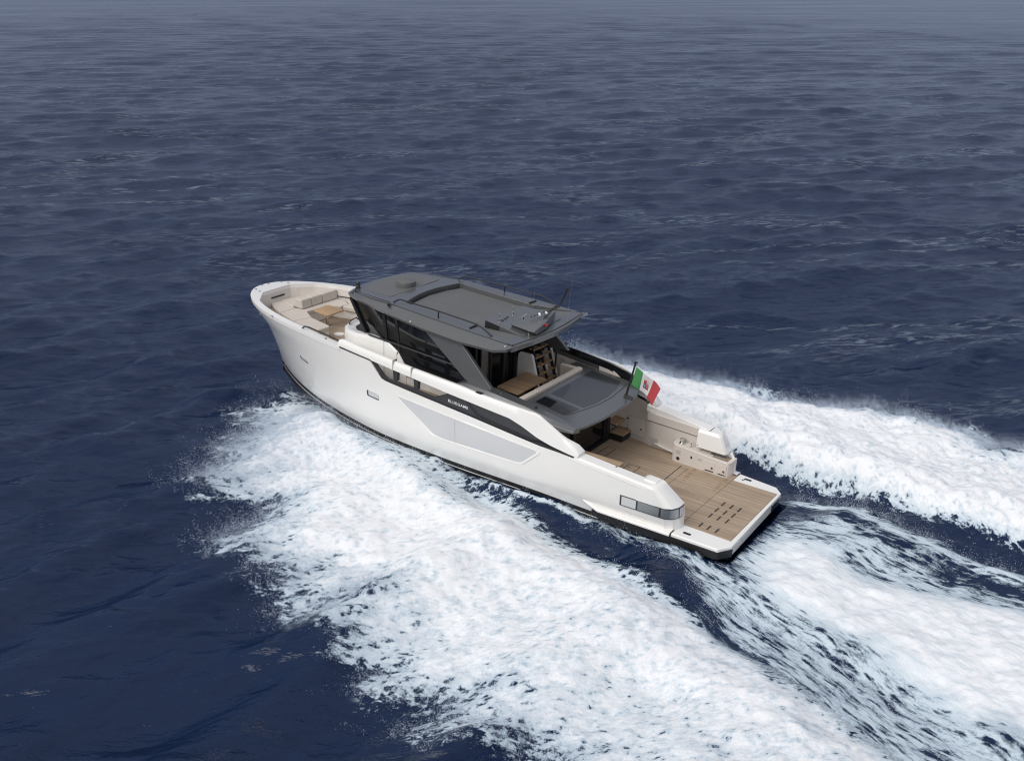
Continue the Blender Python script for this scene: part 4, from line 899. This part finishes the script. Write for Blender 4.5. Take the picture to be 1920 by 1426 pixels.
def sdf(P, x, y):                                    # signed distance, positive inside
    P = np.array(P, float); d = np.full(x.shape, 1e9); ins = np.zeros(x.shape, bool); n = len(P)
    for i in range(n):
        a = P[i]; b_ = P[(i+1) % n]; e = b_-a; wx = x-a[0]; wy = y-a[1]
        t = np.clip((wx*e[0]+wy*e[1])/(e@e), 0, 1); d = np.minimum(d, (wx-e[0]*t)**2+(wy-e[1]*t)**2)
        c1 = (a[1] <= y) & (b_[1] > y); c2 = (a[1] > y) & (b_[1] <= y); cr_ = e[0]*wy-e[1]*wx
        ins ^= (c1 & (cr_ > 0)) | (c2 & (cr_ < 0))
    d = np.sqrt(d); return np.where(ins, d, -d)
def pld(P, x, y):
    P = np.array(P, float); d = np.full(x.shape, 1e9)
    for a, b_ in zip(P[:-1], P[1:]):
        e = b_-a; wx = x-a[0]; wy = y-a[1]; t = np.clip((wx*e[0]+wy*e[1])/(e@e), 0, 1); d = np.minimum(d, (wx-e[0]*t)**2+(wy-e[1]*t)**2)
    return np.sqrt(d)
box_ = (X > -40) & (X < 28) & (Y > -26) & (Y < 40)
ix = np.where(box_.any(1))[0]; iy = np.where(box_.any(0))[0]; sl_ = (slice(ix[0], ix[-1]+1), slice(iy[0], iy[-1]+1))
x, y = X[sl_].astype(float), Y[sl_].astype(float)
PORT = [(19.8, .4), (19.8, 1.5), (18.8, 3.5), (17.5, 5.6), (16.7, 7.7), (14.9, 7.3), (13.7, 7.2), (12.6, 9.7), (12.0, 8.9), (10.9, 10.0), (9.4, 9.4), (8.6, 10.7), (7.5, 9.5), (7.6, 11.1), (5.9, 11.5), (4.6, 10.8), (4.3, 12.0), (3.2, 11.6), (1.6, 12.2), (0.1, 12.5), (-8, 16.2), (-40, 30),
        (-40, 20.5), (-7.1, 7.9), (-4.5, 6.9), (-2.8, 6.2), (-.1, 5.5), (1.9, 4.9), (3.4, 4.4), (5.3, 4.0), (7.5, 3.2), (9.4, 2.75), (11.4, 2.2), (14.8, 1.5)]
STBD = [(18.6, -.9), (18.7, -2.6), (17.4, -5.0), (15.0, -8.4), (13.0, -10.3), (10.8, -10.3), (8.9, -10.2), (6.5, -9.9), (5.5, -10.1), (3.6, -9.6), (2.0, -10.4), (.3, -11.3), (-1.3, -11.4), (-2.1, -11.6), (-3.5, -11.5), (-4.5, -10.7), (-5.6, -11.2), (-12, -12.6), (-40, -24),
        (-40, -14), (-12, -5.2), (-6.9, -3.75), (-5, -3.75), (-3.2, -4.0), (-1.5, -4.5), (.3, -4.65), (2.0, -5.0), (3.4, -5.15), (6, -4.6), (9.4, -3.4), (11.4, -2.6), (14.8, -1.5)]
STERN = [(-.2, 2.0), (-1.5, 3.2), (-3.0, 3.75), (-4.2, 4.15), (-5.3, 4.5), (-6.4, 5.0), (-7.6, 5.6), (-8.8, 6.1), (-40, 20), (-40, 5), (-7.6, -.2), (-3, .5), (-.4, -.9)]
HALF = [(-.3, 0), (-3, 1), (-40, 10), (-40, 3), (-12, -1.0), (-7.3, -1.3), (-5.2, -1.4), (-3.3, -1.7), (-1.9, -2.3), (-.1, -1.9)]
SPECK = [(5.2, 2.5), (3, 2.95), (1.2, 3.55), (-.5, 4.6), (-1.6, 5.7), (-2.8, 6.5), (-7, 8.5), (-40, 22), (-40, 18), (-8.8, 5.9), (-3, 3.6), (.2, 2.2)]
RIDGE = [(.6, -2.45), (-.3, -2.7), (-1.9, -2.65), (-3.3, -2.1), (-5.2, -1.75), (-7.3, -1.7), (-14, -2.6), (-40, -8)]
wob = (fbm(x, y, .55, 4, 70)-.5)
u_ = .72*x+.69*np.abs(y); v_ = -.69*x+.72*np.abs(y)
fing = fbm(u_*.2, v_*.95, 1., 5, 90, .6)-.5            # streaks thrown outwards
dp = sdf(PORT, x, y); ds = sdf(STBD, x, y); dst = sdf(STERN, x, y); dh = sdf(HALF, x, y); dsp = sdf(SPECK, x, y); dr = pld(RIDGE, x, y)
din = pld(PORT[-13:], x, y); dis = pld(STBD[-13:], x, y)
sm_ = lambda a, lo, hi: np.clip((a-lo)/(hi-lo), 0, 1)**2*(3-2*np.clip((a-lo)/(hi-lo), 0, 1))
ip = np.where(y > 0, din, dis)                       # distance to the hollow on the hull side
soft = np.where(ip < 1.2, .8, 2.0)
dens_p = np.clip(.5+(dp+fing*3.4*sm_(ip, .8, 2.5)+wob*.5)/soft*.62, 0, 1)
dens_s = np.clip(.5+(ds+fing*1.6*sm_(ip, .8, 2.5)+wob*.6+(fbm(x, y, .33, 3, 33)-.5)*2.6*sm_(ip, 1.5, 4))/np.where(ip < 1.2, .7, 1.1)*.62, 0, 1)
thin_p = 1-.17*sm_(y-(7.2-.45*x), -1.5, 2.5)*sm_(-x, -9, 2)-.24*sm_(-x, -6, 6)*sm_(y-(7.5-.45*x), 1.5, 5.0)-.10*sm_(-x,-8,4)           # foam opens up aft and outwards
thin_s = 1-.46*sm_(-x, 1, 9)*sm_(-y-(5.2-.25*x), .8, 3.5)
sheet = 1-.35*sm_(x, 6.5, 9)*sm_(1.6-np.abs(ip-.7), .0, 1.2)*(y > 0)*sm_(16-x, 0, 2)
foam = np.maximum(dens_p*thin_p*sheet, dens_s*thin_s)
st = np.clip(.5+(dst+wob*1.0)/.9*.6, 0, 1)*(.78+.22*sm_(-x, .3, 2.5)); foam = np.maximum(foam, st*.97)
foam = np.maximum(foam, np.clip(.5+(dh+wob*1.2)/1.2*.6, 0, 1)*.51)
foam = np.maximum(foam, np.clip(.5+(dsp+wob*.8)/.6*.6, 0, 1)*(.49-.02*sm_(-x, 5, 14)))
foam = np.maximum(foam, np.exp(-(dr/.55)**2)*.55*sm_(-x, -1.2, .5))
# foam line along the wetted hull side
hullw = np.array([2.7*pch(min(max(a, -1), 12), AFT) for a in gx[sl_[0]]])[:, None]
nearh = np.abs(np.abs(y)-hullw-.08); foam = np.maximum(foam, np.exp(-(nearh/.13)**2)*.55*sm_(9.5-x, 0, 2)*sm_(x, -.2, .5))
foam = np.clip(foam, 0, 1)
# heights of the wave system
env_p = np.interp(x, [-40, -8, 2, 8, 13, 16, 18.5, 20], [.15, .35, .55, .75, 1.05, 1.15, .9, .3])
bump_p = sm_(dp, -.4, 2.0)*(.34+.66*np.exp(-((ip-1.0)/1.5)**2))
env_s = np.interp(x, [-40, -8, 2, 8, 13, 16, 18.5], [.2, .55, .95, 1.1, 1.1, .85, .25])
bump_s = sm_(ds, -.35, .75)*(.5+.5*np.exp(-((ip-.9)/1.6)**2))*(.55+.9*fbm(x, y, .5, 4, 61))
lump = fbm(x, y, .8, 6, 120, .56)-.5; puff = fbm(x, y, 2.6, 4, 150, .6)-.5
hw_ = env_p*bump_p+env_s*bump_s
fm = sm_(foam, .35, .9)
hw_ += fm*(lump*.30+puff*.10)
hw_ += fm*(fbm(u_*.5, v_, 3.2, 3, 180)-.5)*.06
hw_ += .24*sm_(dst, -.6, 1.2)*sm_(-x, .3, 3)+.16*np.exp(-(dr/.5)**2)*sm_(-x, -.5, 1)
# dark hollows between hull and breaking crest
hol = sm_(-dp, .0, .9)*sm_(-ds, 0, .9)*sm_(-dst, .1, .9)*np.exp(-((np.abs(y)-3.6-.12*np.maximum(0, 6-x))/1.9)**2)*sm_(11-x, 0, 4)
hw_ -= .22*hol
whl = np.interp(x, [-3, -.3, 0, 2, 4.5, 6.5, 8, 10, 14, 18, 20], [0, .0, .02, .13, .38, .58, .60, .36, .12, .0, 0])
hw_ += whl*np.exp(-(np.maximum(0, np.abs(y)-hullw)/.55)**2)
calm = 1-.55*sm_(foam, .2, .7)-.25*hol
Hn = H[sl_]*calm+hw_
# nothing rises inside the hull
inside = (np.abs(y) < hullw+np.where(x < 2.3, .16, -.22)) & (x > .0) & (x < 20)
Hn = np.where(inside, np.minimum(Hn, np.where(np.abs(y) > hullw-.22, .30, -.25)+(x-8)*math.tan(TRIM)), Hn)
beh = np.exp(-((np.minimum(x, 0)+.0)/.9)**2)*(np.abs(y) < 2.6)*(x <= .0); Hn = Hn*(1-beh*.8)+beh*.8*(-.02)
H[sl_] = Hn
FO = np.zeros_like(X); FO[sl_] = foam
stern_zone = (np.maximum(np.maximum(dst, dh), np.maximum(dsp, .7-dr)) > -.35) & (x < 4) & (ip > .05) & (dp < .1) & (ds < .1)
FC = np.zeros(X.shape+(3,), np.float32)
cu_ = np.where(stern_zone, x*.5+60, u_*.92); cv_ = np.where(stern_zone, 2.3*(y+.16*x)/(1-.08*np.minimum(x, 0)), v_*1.3)
FC[sl_] = np.stack([cu_, cv_, Hn*.6], -1)
# pale glint streaks of the open sea are painted in the sea material
H = H.astype(np.float32)
nx_ = -np.gradient(H, gx, axis=0); ny_ = -np.gradient(H, gy, axis=1); nl = np.sqrt(nx_**2+ny_**2+1)
NRM = np.stack([nx_/nl, ny_/nl, 1/nl], -1).reshape(-1, 3)
nX, nY = X.shape
VV = np.stack([X, Y, H], -1).reshape(-1, 3).astype(np.float32)
ii = (np.arange(nX-1)[:, None]*nY+np.arange(nY-1)[None, :])
Q = np.stack([ii, ii+nY, ii+nY+1, ii+1], -1).reshape(-1, 4)
fq = (FO[:-1, :-1]+FO[1:, 1:]+FO[1:, :-1]+FO[:-1, 1:]).reshape(-1)/4
def gridmesh(name, sel, m):
    q = Q[sel]; used = np.unique(q); rm = np.full(len(VV), -1, np.int64); rm[used] = np.arange(len(used)); q = rm[q]
    me = bpy.data.meshes.new(name); me.vertices.add(len(used)); me.vertices.foreach_set('co', VV[used].ravel())
    me.loops.add(q.size); me.loops.foreach_set('vertex_index', q.ravel().astype(np.int32))
    me.polygons.add(len(q)); me.polygons.foreach_set('loop_start', np.arange(0, q.size, 4, dtype=np.int32))
    me.polygons.foreach_set('use_smooth', np.ones(len(q), bool))
    me.update(calc_edges=True); me.validate()
    a = me.attributes.new('foam_flow', 'FLOAT_VECTOR', 'POINT'); a.data.foreach_set('vector', FC.reshape(-1, 3)[used].ravel())
    a = me.attributes.new('foam', 'FLOAT', 'POINT'); a.data.foreach_set('value', FO.reshape(-1)[used].astype(np.float32))
    me.normals_split_custom_set_from_vertices(NRM[used].tolist())
    me.materials.append(m); o = bpy.data.objects.new(name, me); COL.objects.link(o); return o

def sea_material():
    m = bpy.data.materials.new('sea_water_and_foam'); m.use_nodes = True; t = m.node_tree; nn = t.nodes.new; ln = t.links.new
    for n in list(t.nodes): t.nodes.remove(n)
    o = nn('ShaderNodeOutputMaterial'); geo = nn('ShaderNodeNewGeometry'); at = nn('ShaderNodeAttribute'); at.attribute_name = 'foam'
    def math_(op, a, b=None, c=None, clamp=False):
        n = nn('ShaderNodeMath'); n.operation = op; n.use_clamp = clamp
        for i, q in enumerate((a, b, c)):
            if q is None: continue
            if isinstance(q, (int, float)): n.inputs[i].default_value = q
            else: ln(q, n.inputs[i])
        return n.outputs[0]
    def noise(vec, sc, det=4, rough=.5, dist=0.):
        n = nn('ShaderNodeTexNoise'); n.inputs['Scale'].default_value = sc; n.inputs['Detail'].default_value = det; n.inputs['Roughness'].default_value = rough; n.inputs['Distortion'].default_value = dist
        ln(vec, n.inputs['Vector']); return n.outputs[0]
    def rng_(v, a, b, c=0., d=1., smooth=False):
        n = nn('ShaderNodeMapRange'); ln(v, n.inputs[0])
        if smooth: n.interpolation_type = 'SMOOTHSTEP'
        for i, q in enumerate((a, b, c, d)): n.inputs[i+1].default_value = q
        return n.outputs[0]
    pos = geo.outputs['Position']
    sp = nn('ShaderNodeSeparateXYZ'); ln(pos, sp.inputs[0])
    # water ripples: crests lie across the wind
    def mapped(rz, s_):
        n = nn('ShaderNodeMapping'); n.vector_type = 'TEXTURE'; n.inputs['Rotation'].default_value = (0, 0, rz); n.inputs['Scale'].default_value = s_; ln(pos, n.inputs[0]); return n.outputs[0]
    c1 = mapped(wd_+.12, (1, 3.2, 1)); c2 = mapped(wd_-.2, (1, 2.6, 1))
    w1 = noise(c1, 1.5, 5, .58, .6); w2 = math_('SUBTRACT', 1.0, math_('ABSOLUTE', math_('MULTIPLY_ADD', noise(c2, 4.2, 3, .55, .5), 2.6, -1.3))); w4 = noise(c1, 13, 2, .5, .3); w3 = noise(c1, .26, 4, .55)
    patch = noise(mapped(wd_, (1, 3.2, 1)), .16, 4, .6)
    pw = rng_(patch, .4, .68, .55, 1.5)
    hgt = math_('ADD', math_('MULTIPLY', w1, .115), math_('MULTIPLY', math_('ADD', math_('MULTIPLY', w2, .024), math_('MULTIPLY', w4, .011)), pw))
    hgt = math_('ADD', hgt, math_('MULTIPLY', w3, .9))
    gust = noise(mapped(wd_, (1, 3.5, 1)), .035, 5, .65); hgt = math_('MULTIPLY', hgt, rng_(gust, .32, .72, .7, 1.3))
    bw = nn('ShaderNodeBump'); bw.inputs['Strength'].default_value = .85; bw.inputs['Distance'].default_value = 1.0; ln(hgt, bw.inputs['Height'])
    wat = nn('ShaderNodeBsdfPrincipled'); wat.inputs['Base Color'].default_value = (.0010, .0118, .047, 1); ln(rng_(gust, .32, .72, .12, .22), wat.inputs['Roughness'])
    wat.inputs['IOR'].default_value = 1.333; wat.inputs['Specular IOR Level'].default_value = .5; ln(bw.outputs[0], wat.inputs['Normal'])
    # foam cover
    af = nn('ShaderNodeAttribute'); af.attribute_name = 'foam_flow'; fc = af.outputs['Vector']
    f1 = noise(fc, 1.6, 8, .62, .4); f2 = noise(fc, 7.5, 6, .68, .3); f3 = noise(pos, 17, 4, .7)
    vo = nn('ShaderNodeTexVoronoi'); vo.feature = 'SMOOTH_F1'; vo.inputs['Scale'].default_value = 3.2; vo.inputs['Smoothness'].default_value = .3
    wv = nn('ShaderNodeVectorMath'); wv.operation = 'MULTIPLY_ADD'; nz = nn('ShaderNodeTexNoise'); nz.inputs['Scale'].default_value = 2.2; nz.inputs['Detail'].default_value = 5; ln(fc, nz.inputs['Vector'])
    ln(nz.outputs[1], wv.inputs[0]); wv.inputs[1].default_value = (.8, .8, .8); ln(fc, wv.inputs[2]); ln(wv.outputs[0], vo.inputs['Vector'])
    cell = rng_(vo.outputs['Distance'], .05, .55, 0, 1)
    mixn = math_('ADD', math_('ADD', math_('MULTIPLY', f1, .34), math_('MULTIPLY', f2, .32)), math_('ADD', math_('MULTIPLY', f3, .18), math_('MULTIPLY', cell, .16)))
    nrm = rng_(mixn, .36, .64, 0, 1)
    sepf = nn('ShaderNodeSeparateXYZ'); ln(fc, sepf.inputs[0]); zone = math_('GREATER_THAN', sepf.outputs[0], 30.)
    nrm = math_('ADD', .5, math_('MULTIPLY', math_('SUBTRACT', nrm, .5), math_('SUBTRACT', 1.0, math_('MULTIPLY', zone, .42))))
    thr = math_('SUBTRACT', math_('MULTIPLY', at.outputs['Fac'], 1.22), math_('SUBTRACT', 1.04, nrm))
    mask = rng_(thr, -.05, .26, 0, 1, True)
    dense = rng_(thr, .18, .88, 0, 1)
    fcol = nn('ShaderNodeMix'); fcol.data_type = 'RGBA'; ln(dense, fcol.inputs[0]); fcol.inputs[6].default_value = (.50, .60, .68, 1); fcol.inputs[7].default_value = (.86, .87, .895, 1)
    bf = nn('ShaderNodeBump'); bf.inputs['Strength'].default_value = .5; bf.inputs['Distance'].default_value = .06
    ln(math_('ADD', math_('MULTIPLY', f2, .9), math_('ADD', math_('MULTIPLY', f1, .5), math_('MULTIPLY', f3, .35))), bf.inputs['Height'])
    fo = nn('ShaderNodeBsdfPrincipled'); ln(fcol.outputs[2], fo.inputs['Base Color']); fo.inputs['Roughness'].default_value = .85; fo.inputs['Specular IOR Level'].default_value = .15; ln(bf.outputs[0], fo.inputs['Normal'])
    # sky glints painted on the open sea: pale broken threads along crests in gusty patches
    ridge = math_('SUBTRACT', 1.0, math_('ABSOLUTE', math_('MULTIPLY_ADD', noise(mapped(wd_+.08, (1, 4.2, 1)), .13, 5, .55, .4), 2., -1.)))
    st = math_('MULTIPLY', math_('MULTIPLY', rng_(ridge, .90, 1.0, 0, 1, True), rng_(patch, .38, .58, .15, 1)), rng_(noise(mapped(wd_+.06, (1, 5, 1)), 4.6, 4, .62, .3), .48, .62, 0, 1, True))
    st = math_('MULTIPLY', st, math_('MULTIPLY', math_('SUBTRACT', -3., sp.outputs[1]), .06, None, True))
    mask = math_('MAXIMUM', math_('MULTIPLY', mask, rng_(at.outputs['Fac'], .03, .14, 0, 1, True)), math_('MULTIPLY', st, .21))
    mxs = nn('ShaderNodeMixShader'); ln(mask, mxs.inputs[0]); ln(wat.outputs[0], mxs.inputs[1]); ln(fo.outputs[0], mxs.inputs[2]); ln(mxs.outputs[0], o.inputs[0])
    return m
SEA = sea_material()
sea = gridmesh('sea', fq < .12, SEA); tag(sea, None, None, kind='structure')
wk = gridmesh('wake_foam', fq >= .12, SEA); tag(wk, 'white churned foam of bow waves and wake spreading from the yacht', 'foam', kind='stuff')

# ---- flying spray droplets
fx, fy = x.ravel(), y.ravel(); hz_ = Hn.ravel(); fo_ = foam.ravel()
edge = np.exp(-((fo_-.45)/.22)**2)*(np.minimum(np.abs(dp), np.abs(ds)).ravel() < 1.8)*np.where(ip.ravel() > 1.3, 1., .12)
hb_ = np.repeat(np.array([YH(a, .75) if 0 < a < 20.9 else 0. for a in gx[sl_[0]]])[:, None], x.shape[1], 1).ravel()
bowz = np.exp(-((fx-16.3)/2.6)**2)*(fo_ > .3)*1.25*(np.abs(fy) < 7.5)*(np.abs(fy) > hb_+.22)
crest = (ds.ravel() > -.6)*(ds.ravel() < 1.0)*(ip.ravel() > 2)*.8
wgt = (edge*np.interp(fx, [-12, 0, 17], [.15, .7, 1.2])+bowz+crest)*(fx > -12)*(~inside.ravel()); wgt /= wgt.sum()
NS, NP = 13000, 36
idx = rng.choice(len(fx), NS, p=wgt); sgn_ = np.sign(fy[idx])[:, None]
e_ = (edge[idx] > .3)[:, None]; lift = np.interp(fx[idx], [-12, 4, 12, 16, 19], [.10, .24, .42, .6, .3])[:, None]
Lj = rng.exponential(.34, (NS, 1))*np.where(e_, 1., .5); t_ = rng.random((NS, NP))**1.7
dx_ = .62+rng.normal(0, .22, (NS, 1)); dy_ = (.72+rng.normal(0, .22, (NS, 1)))*sgn_
jz = np.abs(rng.normal(0, 1, (NS, 1)))*lift; sp_w = .02+.10*t_
px = (fx[idx][:, None]+dx_*Lj*t_+rng.normal(0, 1, (NS, NP))*sp_w).ravel(); py = (fy[idx][:, None]+dy_*Lj*t_+rng.normal(0, 1, (NS, NP))*sp_w).ravel()
pz = (hz_[idx][:, None]+.015+jz*(1.7*t_-1.1*t_*t_)+np.abs(rng.normal(0, 1, (NS, NP)))*sp_w).ravel()
ND = NS*NP; rad = np.clip(rng.lognormal(math.log(.0046), .45, ND), .0022, .014)
OCT = np.array([(1, 0, -.5), (-.6, .8, -.5), (-.6, -.8, -.5), (0, 0, 1)], np.float32)
OF = np.array([(0, 1, 3), (1, 2, 3), (2, 0, 3), (1, 0, 2)])
V = (np.stack([px, py, pz], -1)[:, None, :]+OCT[None]*rad[:, None, None]*rng.uniform(.7, 1.6, (ND, 1, 3))).reshape(-1, 3).astype(np.float32)
F = (OF[None]+np.arange(ND)[:, None, None]*4).reshape(-1, 3)
me = bpy.data.meshes.new('spray'); me.vertices.add(len(V)); me.vertices.foreach_set('co', V.ravel()); me.loops.add(F.size); me.loops.foreach_set('vertex_index', F.ravel().astype(np.int32))
me.polygons.add(len(F)); me.polygons.foreach_set('loop_start', np.arange(0, F.size, 3, dtype=np.int32)); me.polygons.foreach_set('use_smooth', np.ones(len(F), bool)); me.update(calc_edges=True)
DROP = mat('spray_droplets', (.82, .89, .98), .6, noise=.02)
_t = DROP.node_tree; _b = _t.nodes['Principled BSDF']; _tr = _t.nodes.new('ShaderNodeBsdfTranslucent'); _tr.inputs[0].default_value = (.84, .91, 1, 1); _m = _t.nodes.new('ShaderNodeMixShader'); _m.inputs[0].default_value = .5
_t.links.new(_b.outputs[0], _m.inputs[1]); _t.links.new(_tr.outputs[0], _m.inputs[2]); _t.links.new(_m.outputs[0], _t.nodes['Material Output'].inputs[0])
me.materials.append(DROP); sp_o = bpy.data.objects.new('spray', me); COL.objects.link(sp_o); tag(sp_o, 'fine white droplets flying off the breaking bow waves', 'spray', kind='stuff')
